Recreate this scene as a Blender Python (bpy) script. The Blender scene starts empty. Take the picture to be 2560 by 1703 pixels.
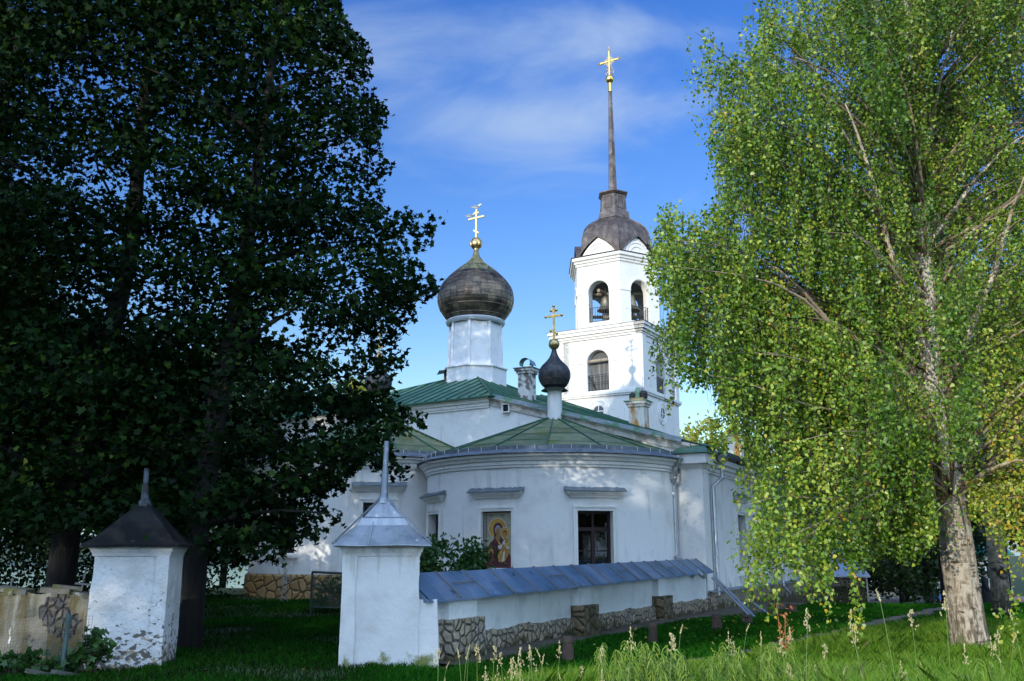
import bpy, math, random
import numpy as np
from mathutils import Matrix, Vector, noise
random.seed(7); rng = np.random.default_rng(11)
R = math.radians
sc = bpy.context.scene

# ------------------------------------------------------------------ camera
cam_d = bpy.data.cameras.new('camera'); cam = bpy.data.objects.new('camera', cam_d)
sc.collection.objects.link(cam); sc.camera = cam
cam_d.sensor_width = 36; cam_d.lens = 36*2274/2560; cam_d.clip_end = 6000
EYE = 1.65; TILT = R(13.251)
cam.location = (0, 0, EYE); cam.rotation_euler = (R(90)+TILT, 0, 0)

# ------------------------------------------------------------------ sky, sun, exposure
SUN_AZ, SUN_EL = R(30.5), R(8.9)            # behind the camera, to its left
SUN = Vector((-math.sin(SUN_AZ)*math.cos(SUN_EL), -math.cos(SUN_AZ)*math.cos(SUN_EL), math.sin(SUN_EL)))
world = bpy.data.worlds.new('World'); sc.world = world; world.use_nodes = True
wt = world.node_tree; wn = wt.nodes; wl = wt.links
bg = wn['Background']; bg.inputs['Strength'].default_value = 0.15
sky = wn.new('ShaderNodeTexSky'); sky.sky_type = 'NISHITA'; sky.sun_disc = False
sky.sun_elevation = SUN_EL; sky.sun_rotation = R(180)+SUN_AZ
sky.air_density = 1.2; sky.dust_density = 0.3; sky.ozone_density = 2.5
hs = wn.new('ShaderNodeHueSaturation'); hs.inputs['Hue'].default_value = .532; hs.inputs['Saturation'].default_value = 1.36; hs.inputs['Value'].default_value = 1.34
wl.new(sky.outputs[0], hs.inputs['Color'])
tc = wn.new('ShaderNodeTexCoord'); sep = wn.new('ShaderNodeSeparateXYZ'); wl.new(tc.outputs['Generated'], sep.inputs[0])
def wmath(op, a, b=None):
    n = wn.new('ShaderNodeMath'); n.operation = op
    for i, v in enumerate((a, b)):
        if v is None: continue
        if isinstance(v, (int, float)): n.inputs[i].default_value = v
        else: wl.new(v, n.inputs[i])
    return n.outputs[0]
zc = wmath('MAXIMUM', sep.outputs['Z'], 0.08)
cx_ = wmath('DIVIDE', sep.outputs['X'], zc); cy_ = wmath('DIVIDE', sep.outputs['Y'], zc)
cmb = wn.new('ShaderNodeCombineXYZ'); wl.new(cx_, cmb.inputs[0]); wl.new(cy_, cmb.inputs[1]); cmb.inputs[2].default_value = 3.3
n1 = wn.new('ShaderNodeTexNoise'); n1.inputs['Scale'].default_value = 1.7; n1.inputs['Detail'].default_value = 9; n1.inputs['Roughness'].default_value = .55; n1.inputs['Distortion'].default_value = .6
wl.new(cmb.outputs[0], n1.inputs['Vector'])
def blob(px, py, sx, sy, amp):               # a bank of thin cloud at a place on the cloud layer
    dx = wmath('DIVIDE', wmath('SUBTRACT', cx_, px), sx); dy = wmath('DIVIDE', wmath('SUBTRACT', cy_, py), sy)
    r2 = wmath('ADD', wmath('MULTIPLY', dx, dx), wmath('MULTIPLY', dy, dy))
    return wmath('MULTIPLY', wmath('POWER', 2.718, wmath('MULTIPLY', r2, -1)), amp)
banks = wmath('ADD', wmath('ADD', blob(.10, 1.58, .26, .13, .52), blob(.06, 1.98, .30, .19, .50)), wmath('ADD', blob(-.34, 1.62, .16, .10, .26), blob(.42, 1.75, .16, .25, .22)))
cl = wmath('ADD', wmath('MULTIPLY', wmath('SUBTRACT', n1.outputs['Fac'], .5), 1.7), banks)
rmp = wn.new('ShaderNodeMapRange'); rmp.interpolation_type = 'SMOOTHSTEP'
rmp.inputs['From Min'].default_value = .10; rmp.inputs['From Max'].default_value = .85; rmp.inputs['To Max'].default_value = .78
wl.new(cl, rmp.inputs['Value'])
hzf = wn.new('ShaderNodeMapRange'); hzf.interpolation_type = 'SMOOTHSTEP'; wl.new(sep.outputs['Z'], hzf.inputs['Value']); hzf.inputs['From Min'].default_value = .17; hzf.inputs['From Max'].default_value = -.02; hzf.inputs['To Max'].default_value = .85
hzn = wn.new('ShaderNodeMix'); hzn.data_type = 'RGBA'; wl.new(hzf.outputs[0], hzn.inputs['Factor']); wl.new(hs.outputs[0], hzn.inputs[6]); hzn.inputs[7].default_value = (1.25, 2.45, 4.1, 1)   # pale low sky
cmx = wn.new('ShaderNodeMix'); cmx.data_type = 'RGBA'
wl.new(rmp.outputs[0], cmx.inputs['Factor']); wl.new(hzn.outputs[2], cmx.inputs[6]); cmx.inputs[7].default_value = (2.35, 3.05, 4.1, 1)
# bright cloud bank added behind the camera, unseen, to fill the shaded side
bk = wn.new('ShaderNodeMapRange'); bk.interpolation_type = 'SMOOTHSTEP'; wl.new(wmath('ADD', wmath('MULTIPLY', sep.outputs['Y'], -1), wmath('MULTIPLY', wmath('SUBTRACT', n1.outputs['Fac'], .5), .9)), bk.inputs['Value'])
bk.inputs['From Min'].default_value = -.22; bk.inputs['From Max'].default_value = .45; bk.inputs['To Max'].default_value = .85
cm2 = wn.new('ShaderNodeMix'); cm2.data_type = 'RGBA'; wl.new(bk.outputs[0], cm2.inputs['Factor']); wl.new(cmx.outputs[2], cm2.inputs[6]); cm2.inputs[7].default_value = (7.4, 10.2, 14.6, 1)
wl.new(cm2.outputs[2], bg.inputs['Color'])
sun_d = bpy.data.lights.new('sun', 'SUN'); sun_d.energy = 2.75; sun_d.angle = R(.5); sun_d.color = (1.0, .93, .80)
sun = bpy.data.objects.new('sun', sun_d); sc.collection.objects.link(sun)
sun.rotation_euler = SUN.to_track_quat('Z', 'Y').to_euler(); sun.location = (-20, -30, 30)
vs = sc.view_settings; vs.view_transform = 'Standard'; vs.look = 'None'; vs.gamma = 1; vs.use_curve_mapping = False
vs.exposure = 0.52
cy = sc.cycles; cy.max_bounces = 6; cy.diffuse_bounces = 3; cy.glossy_bounces = 3; cy.transmission_bounces = 4; cy.transparent_max_bounces = 8
cy.use_denoising = True; cy.caustics_reflective = False; cy.caustics_refractive = False; cy.sample_clamp_indirect = 4

# ------------------------------------------------------------------ materials
MATS = {}
def nmath(nt, op, a, b=None, clamp=False):
    n = nt.nodes.new('ShaderNodeMath'); n.operation = op; n.use_clamp = clamp
    for i, v in enumerate((a, b)):
        if v is None: continue
        if isinstance(v, (int, float)): n.inputs[i].default_value = v
        else: nt.links.new(v, n.inputs[i])
    return n.outputs[0]
def mixc(nt, fac, a, b):
    n = nt.nodes.new('ShaderNodeMix'); n.data_type = 'RGBA'
    for s, v in ((0, fac), (6, a), (7, b)):
        if isinstance(v, (int, float)): n.inputs[s].default_value = v
        elif isinstance(v, tuple): n.inputs[s].default_value = (*v[:3], 1)
        else: nt.links.new(v, n.inputs[s])
    return n.outputs[2]
def pos(nt, st=(1, 1, 1)):
    g = nt.nodes.new('ShaderNodeNewGeometry')
    if st == (1, 1, 1): return g.outputs['Position']
    m = nt.nodes.new('ShaderNodeVectorMath'); m.operation = 'MULTIPLY'; nt.links.new(g.outputs['Position'], m.inputs[0]); m.inputs[1].default_value = st
    return m.outputs[0]
def tnoise(nt, scale, st=(1, 1, 1), detail=5, rough=.55):
    n = nt.nodes.new('ShaderNodeTexNoise'); n.inputs['Scale'].default_value = scale; n.inputs['Detail'].default_value = detail; n.inputs['Roughness'].default_value = rough
    nt.links.new(pos(nt, st), n.inputs['Vector']); return n.outputs['Fac']
def step(nt, v, lo, hi, tmin=0., tmax=1.):
    n = nt.nodes.new('ShaderNodeMapRange'); n.interpolation_type = 'SMOOTHSTEP'
    for k, x in (('From Min', lo), ('From Max', hi), ('To Min', tmin), ('To Max', tmax)): n.inputs[k].default_value = x
    nt.links.new(v, n.inputs['Value']); return n.outputs[0]
def zmask(nt, z0, z1):                       # 1 at height z0, 0 at z1
    g = nt.nodes.new('ShaderNodeNewGeometry'); s = nt.nodes.new('ShaderNodeSeparateXYZ'); nt.links.new(g.outputs['Position'], s.inputs[0])
    n = nt.nodes.new('ShaderNodeMapRange'); nt.links.new(s.outputs['Z'], n.inputs['Value'])
    n.inputs['From Min'].default_value = z0; n.inputs['From Max'].default_value = z1; n.inputs['To Min'].default_value = 1; n.inputs['To Max'].default_value = 0
    return n.outputs[0]
def attr(nt, name='pv'):
    a = nt.nodes.new('ShaderNodeAttribute'); a.attribute_name = name; return a.outputs['Fac']
def mat(name, col, rough=.8, metal=0., layers=(), bump=(), pv=0., spec=.5, transl=0.):
    """layers: (colour, scale, lo, hi[, stretch[, (z0, z1)]]) noise-masked coats; bump: (scale, distance, stretch)"""
    m = bpy.data.materials.new(name); m.use_nodes = True; nt = m.node_tree; b = nt.nodes['Principled BSDF']
    c = nt.nodes.new('ShaderNodeRGB'); c.outputs[0].default_value = (*col, 1); c = c.outputs[0]
    for L in layers:
        lc, s, lo, hi = L[:4]; st = L[4] if len(L) > 4 else (1, 1, 1)
        v = tnoise(nt, s, st)
        if len(L) > 5: v = nmath(nt, 'ADD', v, nmath(nt, 'MULTIPLY', nmath(nt, 'SUBTRACT', zmask(nt, *L[5]), .5), .5))
        c = mixc(nt, step(nt, v, lo, hi), c, lc)
    if pv:
        f = nmath(nt, 'ADD', nmath(nt, 'MULTIPLY', nmath(nt, 'SUBTRACT', attr(nt), .5), 2*pv), 1.0)
        x = nt.nodes.new('ShaderNodeVectorMath'); x.operation = 'SCALE'; nt.links.new(c, x.inputs[0]); nt.links.new(f, x.inputs['Scale']); c = x.outputs[0]
    nt.links.new(c, b.inputs['Base Color'])
    b.inputs['Roughness'].default_value = rough; b.inputs['Metallic'].default_value = metal; b.inputs['Specular IOR Level'].default_value = spec
    if bump:
        prev = None
        for s, d, *st in bump:
            bp = nt.nodes.new('ShaderNodeBump'); bp.inputs['Strength'].default_value = 1; bp.inputs['Distance'].default_value = d
            nt.links.new(tnoise(nt, s, st[0] if st else (1, 1, 1), 4), bp.inputs['Height'])
            if prev: nt.links.new(prev, bp.inputs['Normal'])
            prev = bp.outputs[0]
        nt.links.new(prev, b.inputs['Normal'])
    MATS[name] = m; return m
def leafmat(name, stops, transl=.35, rough=.45, spec=.35):
    """stops: (position, colour) over the per-leaf random value"""
    m = bpy.data.materials.new(name); m.use_nodes = True; nt = m.node_tree; b = nt.nodes['Principled BSDF']; out = nt.nodes['Material Output']
    rp = nt.nodes.new('ShaderNodeValToRGB'); el = rp.color_ramp.elements
    while len(el) < len(stops): el.new(.5)
    for e, (p, c) in zip(el, stops): e.position = p; e.color = (*c, 1)
    nt.links.new(attr(nt), rp.inputs[0])
    nt.links.new(rp.outputs[0], b.inputs['Base Color']); b.inputs['Roughness'].default_value = rough; b.inputs['Specular IOR Level'].default_value = spec
    tr = nt.nodes.new('ShaderNodeBsdfTranslucent'); x = nt.nodes.new('ShaderNodeVectorMath'); x.operation = 'MULTIPLY'; nt.links.new(rp.outputs[0], x.inputs[0]); x.inputs[1].default_value = (1.25, 1.2, .5); nt.links.new(x.outputs[0], tr.inputs['Color'])
    ms = nt.nodes.new('ShaderNodeMixShader'); ms.inputs[0].default_value = transl
    nt.links.new(b.outputs[0], ms.inputs[1]); nt.links.new(tr.outputs[0], ms.inputs[2]); nt.links.new(ms.outputs[0], out.inputs[0])
    MATS[name] = m; return m
def stonemat(name, scale, cols, mortar, moss=None, mz=(0, .5), stretch=(1, 1, 1), gap=.06):
    m = bpy.data.materials.new(name); m.use_nodes = True; nt = m.node_tree; b = nt.nodes['Principled BSDF']
    # the stones are laid on upright faces: two coordinates, along the wall and up
    g = nt.nodes.new('ShaderNodeNewGeometry'); dt = nt.nodes.new('ShaderNodeVectorMath'); dt.operation = 'DOT_PRODUCT'; nt.links.new(g.outputs['Position'], dt.inputs[0]); dt.inputs[1].default_value = (1.264, .46, .04)
    sp0 = nt.nodes.new('ShaderNodeSeparateXYZ'); nt.links.new(g.outputs['Position'], sp0.inputs[0]); cb = nt.nodes.new('ShaderNodeCombineXYZ'); nt.links.new(dt.outputs['Value'], cb.inputs[0]); nt.links.new(sp0.outputs['Z'], cb.inputs[1]); p = cb.outputs[0]
    wv = nt.nodes.new('ShaderNodeTexNoise'); wv.inputs['Scale'].default_value = scale*.8; nt.links.new(p, wv.inputs['Vector'])
    ad = nt.nodes.new('ShaderNodeVectorMath'); ad.operation = 'MULTIPLY_ADD'; nt.links.new(wv.outputs['Color'], ad.inputs[0]); ad.inputs[1].default_value = (.5/scale,)*3; nt.links.new(p, ad.inputs[2])
    v1 = nt.nodes.new('ShaderNodeTexVoronoi'); v1.voronoi_dimensions = '2D'; v1.inputs['Scale'].default_value = scale; nt.links.new(ad.outputs[0], v1.inputs['Vector'])
    v2 = nt.nodes.new('ShaderNodeTexVoronoi'); v2.voronoi_dimensions = '2D'; v2.feature = 'DISTANCE_TO_EDGE'; v2.inputs['Scale'].default_value = scale; nt.links.new(ad.outputs[0], v2.inputs['Vector'])
    rp = nt.nodes.new('ShaderNodeValToRGB'); el = rp.color_ramp.elements
    while len(el) < len(cols): el.new(.5)
    for i, (e, c) in enumerate(zip(el, cols)): e.position = i/(len(cols)-1); e.color = (*c, 1)
    sp = nt.nodes.new('ShaderNodeSeparateColor'); nt.links.new(v1.outputs['Color'], sp.inputs[0]); nt.links.new(sp.outputs[0], rp.inputs[0])
    c = mixc(nt, step(nt, tnoise(nt, 14), .35, .75, 0, .45), rp.outputs[0], tuple(.5*x for x in cols[0]))
    e = step(nt, nmath(nt, 'ADD', v2.outputs['Distance'], nmath(nt, 'MULTIPLY', nmath(nt, 'SUBTRACT', tnoise(nt, scale*3.5), .5), gap*.9)), gap*.25, gap)
    c = mixc(nt, e, mortar, c)
    if moss:
        v = nmath(nt, 'ADD', tnoise(nt, 3.2), nmath(nt, 'MULTIPLY', nmath(nt, 'SUBTRACT', zmask(nt, *mz), .5), .55))
        c = mixc(nt, step(nt, v, .52, .72, 0, .88), c, moss)
    nt.links.new(c, b.inputs['Base Color']); b.inputs['Roughness'].default_value = .9
    bp = nt.nodes.new('ShaderNodeBump'); bp.inputs['Distance'].default_value = .05
    nt.links.new(nmath(nt, 'ADD', step(nt, v2.outputs['Distance'], 0, gap*2.4), nmath(nt, 'MULTIPLY', tnoise(nt, 22), .5)), bp.inputs['Height']); nt.links.new(bp.outputs[0], b.inputs['Normal'])
    MATS[name] = m; return m

W = (.80, .785, .75)
PLASTER = mat('church_plaster', (.82, .815, .80), .9, layers=[((.68, .67, .64), 1.1, .5, .75), ((.62, .62, .575), 3, .52, .72, (1, 1, .16)), ((.50, .50, .44), 4, .60, .78, (1, 1, .5), (.2, 2.4)), ((.55, .53, .48), 9, .66, .74), ((.82, .81, .79), .7, .55, .7)], bump=[(3, .02), (60, .004)])
TOWERP = mat('tower_plaster', (.69, .675, .63), .9, layers=[((.62, .62, .60), 1.3, .50, .72, (1, 1, .35)), ((.50, .40, .29), 2.4, .655, .685), ((.48, .45, .39), 7, .64, .70), ((.55, .52, .46), 3, .6, .75, (1, 1, .12))], bump=[(3, .015), (50, .004)])
TRIM = mat('white_trim', (.80, .79, .76), .85, layers=[((.62, .62, .58), 5, .55, .75), ((.5, .47, .4), 11, .66, .72)], bump=[(9, .012), (60, .003)])
PEEL = mat('peeling_plaster', (.53, .53, .52), .92, layers=[((.42, .42, .395), 2, .45, .7), ((.56, .50, .36), 1.7, .56, .72, (1, 1, 1), (2.6, .9)), ((.33, .25, .16), 6.5, .66, .69, (1, 1, 1.6), (-.2, 1.3)), ((.40, .13, .07), 5.2, .73, .75), ((.10, .095, .075), 9, .68, .70, (1, 1, 1.7), (-.2, 2.2)), ((.20, .19, .16), 16, .66, .69, (1, 1, 2.2)), ((.17, .18, .07), 5, .72, .82, (1, 1, 1), (-.1, .5))], bump=[(2.2, .05), (9, .025), (45, .006)])
PILLARP = mat('pillar_plaster', (.58, .575, .56), .92, layers=[((.44, .43, .39), 6, .54, .70, (1, 1, .12), (2.2, .6)), ((.50, .49, .465), 1.6, .5, .72), ((.5, .45, .36), 10, .70, .76), ((.15, .17, .05), 4.6, .62, .76, (1, 1, .8), (-.1, .75)), ((.30, .16, .10), 8, .72, .75, (1, 1, 1), (-.1, .5))], bump=[(2.4, .035), (40, .005)])
FENCEP = mat('fence_plaster', (.70, .735, .73), .92, layers=[((.58, .61, .60), 1.8, .48, .72), ((.45, .48, .46), 7, .63, .78, (1, 1, .2)), ((.78, .78, .77), 2.6, .62, .72), ((.3, .3, .2), 5, .72, .82, (1, 1, 1), (.1, .9))], bump=[(3, .03), (30, .006)])
RUIN = mat('ruined_wall_plaster', (.17, .155, .115), .95, layers=[((.085, .068, .024), 3.4, .42, .58, (1, 1, .12)), ((.24, .225, .19), 5, .57, .68, (1, 1, .12)), ((.60, .59, .56), 2.6, .65, .675, (1, 1, .2)), ((.05, .04, .025), 2.4, .58, .64), ((.10, .12, .03), 4, .64, .76)], bump=[(4, .05), (18, .02), (60, .006)])
GREEN = mat('green_roof_paint', (.10, .145, .06), .55, .0, layers=[((.19, .19, .10), 2.0, .40, .64), ((.25, .25, .17), 7, .54, .70), ((.13, .13, .02), 1.4, .56, .70), ((.11, .075, .035), 5, .66, .74), ((.30, .34, .32), 9, .70, .78)], bump=[(5, .012)], pv=.22)
GREEN2 = mat('fresh_green_roof_paint', (.06, .145, .085), .55, .0, layers=[((.11, .20, .145), 2.5, .42, .65), ((.20, .28, .24), 6, .6, .76), ((.03, .09, .06), 4, .60, .7)], bump=[(5, .012)], pv=.22)
SEAM = mat('green_roof_seam', (.022, .10, .06), .45, .1)
MOSS = mat('moss', (.055, .065, .012), .95, layers=[((.16, .14, .03), 9, .5, .7)], bump=[(30, .03)])
GALV = mat('galvanised_sheet', (.29, .32, .36), .48, .7, layers=[((.19, .215, .25), 3, .45, .68), ((.48, .51, .54), 10, .62, .74), ((.15, .17, .2), 1.9, .68, .72)], bump=[(4, .012), (25, .003)], pv=.12)
GALVD = mat('weathered_galvanised_gutter', (.17, .21, .25), .45, .5, layers=[((.28, .33, .37), 4, .5, .7), ((.10, .06, .04), 12, .68, .72)], bump=[(6, .006)])
PIPE = mat('zinc_pipe', (.50, .53, .56), .33, .85, layers=[((.30, .32, .35), 6, .5, .7)])
COPPER = mat('brown_dome_sheet', (.115, .085, .062), .36, .55, layers=[((.20, .15, .10), 1.5, .45, .65), ((.055, .045, .04), 2.6, .5, .68), ((.20, .19, .10), 3.2, .50, .66, (1, 1, .25), (15.0, 11.9))], pv=.42, bump=[(7, .01)])
COPTOP = mat('patinated_dome_top', (.20, .19, .095), .55, .3, layers=[((.10, .09, .055), 5, .45, .65, (1, 1, .2)), ((.30, .30, .19), 8, .58, .7, (1, 1, .2))], pv=.2)
DARKCU = mat('dark_cupola_sheet', (.05, .053, .062), .5, .4, layers=[((.085, .08, .08), 4, .48, .68), ((.02, .02, .022), 3, .5, .7)], pv=.2)
BROWN = mat('brown_spire_sheet', (.085, .066, .058), .5, .3, layers=[((.15, .13, .115), 2.2, .46, .68), ((.05, .04, .038), 3, .5, .7), ((.28, .27, .25), 5, .68, .78, (1, 1, .2))], pv=.22, bump=[(6, .008)])
GOLD = mat('gold_leaf', (.88, .56, .16), .28, 1.0, layers=[((.62, .37, .09), 7, .55, .7)])
OLDGOLD = mat('tarnished_gold', (.60, .43, .19), .36, 1.0, layers=[((.32, .23, .11), 5, .45, .68)])
DARK = mat('inside_shade_black', (.008, .008, .009), .9)  # black in place of the shade inside openings
GLASS = mat('window_glass', (.010, .012, .014), .06, 0, spec=.6)
REDWOOD = mat('red_brown_window_frame', (.020, .005, .005), .5)
WHITEPAINT = mat('white_painted_frame', (.75, .75, .74), .6)
CURTAIN = mat('lace_curtain', (.42, .43, .40), .9, layers=[((.10, .11, .11), 12, .45, .6)])
IRON = mat('wrought_iron', (.03, .03, .03), .6, .4)
WOOD = mat('grey_timber', (.30, .25, .19), .85, layers=[((.16, .12, .08), 6, .45, .7, (1, 1, .3))])
BRONZE = mat('bell_bronze', (.34, .28, .19), .42, .8, layers=[((.20, .20, .14), 4, .5, .7)])
STONE = stonemat('rubble_plinth', 6.3, [(.40, .34, .24), (.32, .28, .22), (.45, .37, .25), (.36, .28, .17), (.27, .24, .20)], (.125, .115, .10), (.05, .047, .009), (.0, .50), (1, 1, .85), .095)
STONEY = stonemat('yellow_stone_plinth', 3.4, [(.42, .25, .08), (.38, .22, .07), (.45, .29, .12), (.33, .20, .08), (.40, .27, .11)], (.085, .06, .035), None, gap=.09)
STONEM = stonemat('mossy_stone_block', 4.6, [(.20, .15, .08), (.17, .13, .07), (.22, .17, .1)], (.06, .055, .04), (.060, .050, .010), (-.6, 1.9), gap=.10)
RUBBLE = stonemat('exposed_rubble', 7, [(.085, .08, .075), (.05, .047, .045), (.13, .11, .08), (.07, .065, .06)], (.03, .026, .022), (.06, .06, .02), (-1, 2.2), gap=.12)
CONC = mat('mossy_pavement', (.085, .068, .05), .95, layers=[((.045, .042, .018), 2.2, .45, .65), ((.13, .11, .09), 7, .58, .72)], bump=[(6, .02), (40, .005)])
SOIL = mat('lawn_soil', (.028, .045, .010), 1.0, layers=[((.05, .035, .018), 1.3, .55, .72), ((.02, .055, .008), 4, .45, .7)], bump=[(8, .03)])
DIRT = mat('trodden_earth', (.13, .10, .085), 1.0, layers=[((.08, .062, .05), 3, .45, .66), ((.18, .15, .13), 14, .58, .7), ((.04, .06, .015), 2.4, .64, .7)], bump=[(9, .03), (50, .008)])
WATER = mat('lake_water', (.03, .05, .07), .12, 0, bump=[(.8, .05, (1, .3, 1))])
BARK = mat('dark_bark', (.018, .016, .013), .95, layers=[((.009, .008, .007), 7, .42, .6, (1, 1, .2)), ((.035, .033, .026), 5, .62, .75), ((.20, .11, .03), 2.4, .68, .75)], bump=[(9, .05, (1, 1, .18)), (30, .01)])
BIRCHB = mat('birch_bark', (.43, .37, .29), .9, layers=[((.27, .215, .15), 6, .42, .66, (1, 1, 2)), ((.06, .045, .032), 3.6, .585, .66, (1, 1, 3)), ((.035, .028, .02), 1.5, .60, .66, (1, 1, 1.3)), ((.50, .45, .37), 3.0, .50, .66, (1, 1, 1.3), (3.2, .4)), ((.13, .10, .066), 15, .45, .60, (1, 1, .26), (-.6, 1.9)), ((.46, .39, .29), 24, .56, .66, (1, 1, .22), (-1.0, 1.9)), ((.05, .04, .03), 2.6, .62, .67, (1, 1, 2.2)), ((.12, .13, .05), 3, .66, .76, (1, 1, .6), (-.3, 1.8))], bump=[(17, .07, (1, 1, .2)), (40, .015)])
BIRCHLIMB = mat('birch_limb_bark', (.62, .52, .40), .85, layers=[((.42, .33, .23), 4, .45, .65), ((.05, .035, .03), 5, .62, .68, (1, 1, 2.5))], bump=[(14, .02)])
TWIG = mat('brown_twigs', (.085, .05, .035), .9)
BIRCHL = leafmat('birch_leaves', [(0, (.022, .065, .005)), (.30, (.065, .15, .011)), (.55, (.17, .28, .024)), (.78, (.36, .43, .06)), (.95, (.52, .42, .055)), (1, (.52, .30, .025))], .27, .40, .45)
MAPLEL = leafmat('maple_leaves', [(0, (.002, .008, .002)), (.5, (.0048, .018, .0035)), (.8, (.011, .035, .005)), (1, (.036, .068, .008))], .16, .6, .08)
FARL = leafmat('far_leaves_sun_in_colour', [(0, (.12, .17, .02)), (.5, (.30, .33, .045)), (1, (.48, .40, .06))], .35)  # far trees: sunlight put into the leaf colour
DARKL = leafmat('leaves_shade_in_colour', [(0, (.012, .030, .006)), (.6, (.025, .055, .010)), (1, (.05, .09, .015))], .25)  # dark counterpart: shade put into the leaf colour
BUSHL = leafmat('bush_leaves', [(0, (.015, .045, .010)), (.6, (.03, .085, .016)), (1, (.05, .12, .02))], .25)
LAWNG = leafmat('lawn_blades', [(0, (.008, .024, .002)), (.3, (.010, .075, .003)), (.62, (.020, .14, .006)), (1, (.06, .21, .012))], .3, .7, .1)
MEADOWG = leafmat('meadow_blades', [(0, (.05, .15, .010)), (.45, (.14, .30, .022)), (.78, (.27, .39, .045)), (.93, (.40, .41, .11)), (1, (.52, .46, .24))], .4, .6, .2)
NETTLEL = leafmat('nettle_leaves', [(0, (.09, .20, .02)), (.6, (.20, .33, .04)), (1, (.36, .42, .08))], .4, .5)
SEED = mat('pale_seed_heads', (.34, .29, .13), .9, layers=[((.44, .39, .21), 20, .45, .6)])
STALK = mat('green_stalk', (.14, .20, .05), .8)
DRYLEAF = mat('dry_orange_leaves', (.34, .13, .05), .8)
SKIN = mat('skin', (.55, .33, .24), .6)
def paint(n, c, r=.7, **k): return mat(n, c, r, **k)

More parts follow.
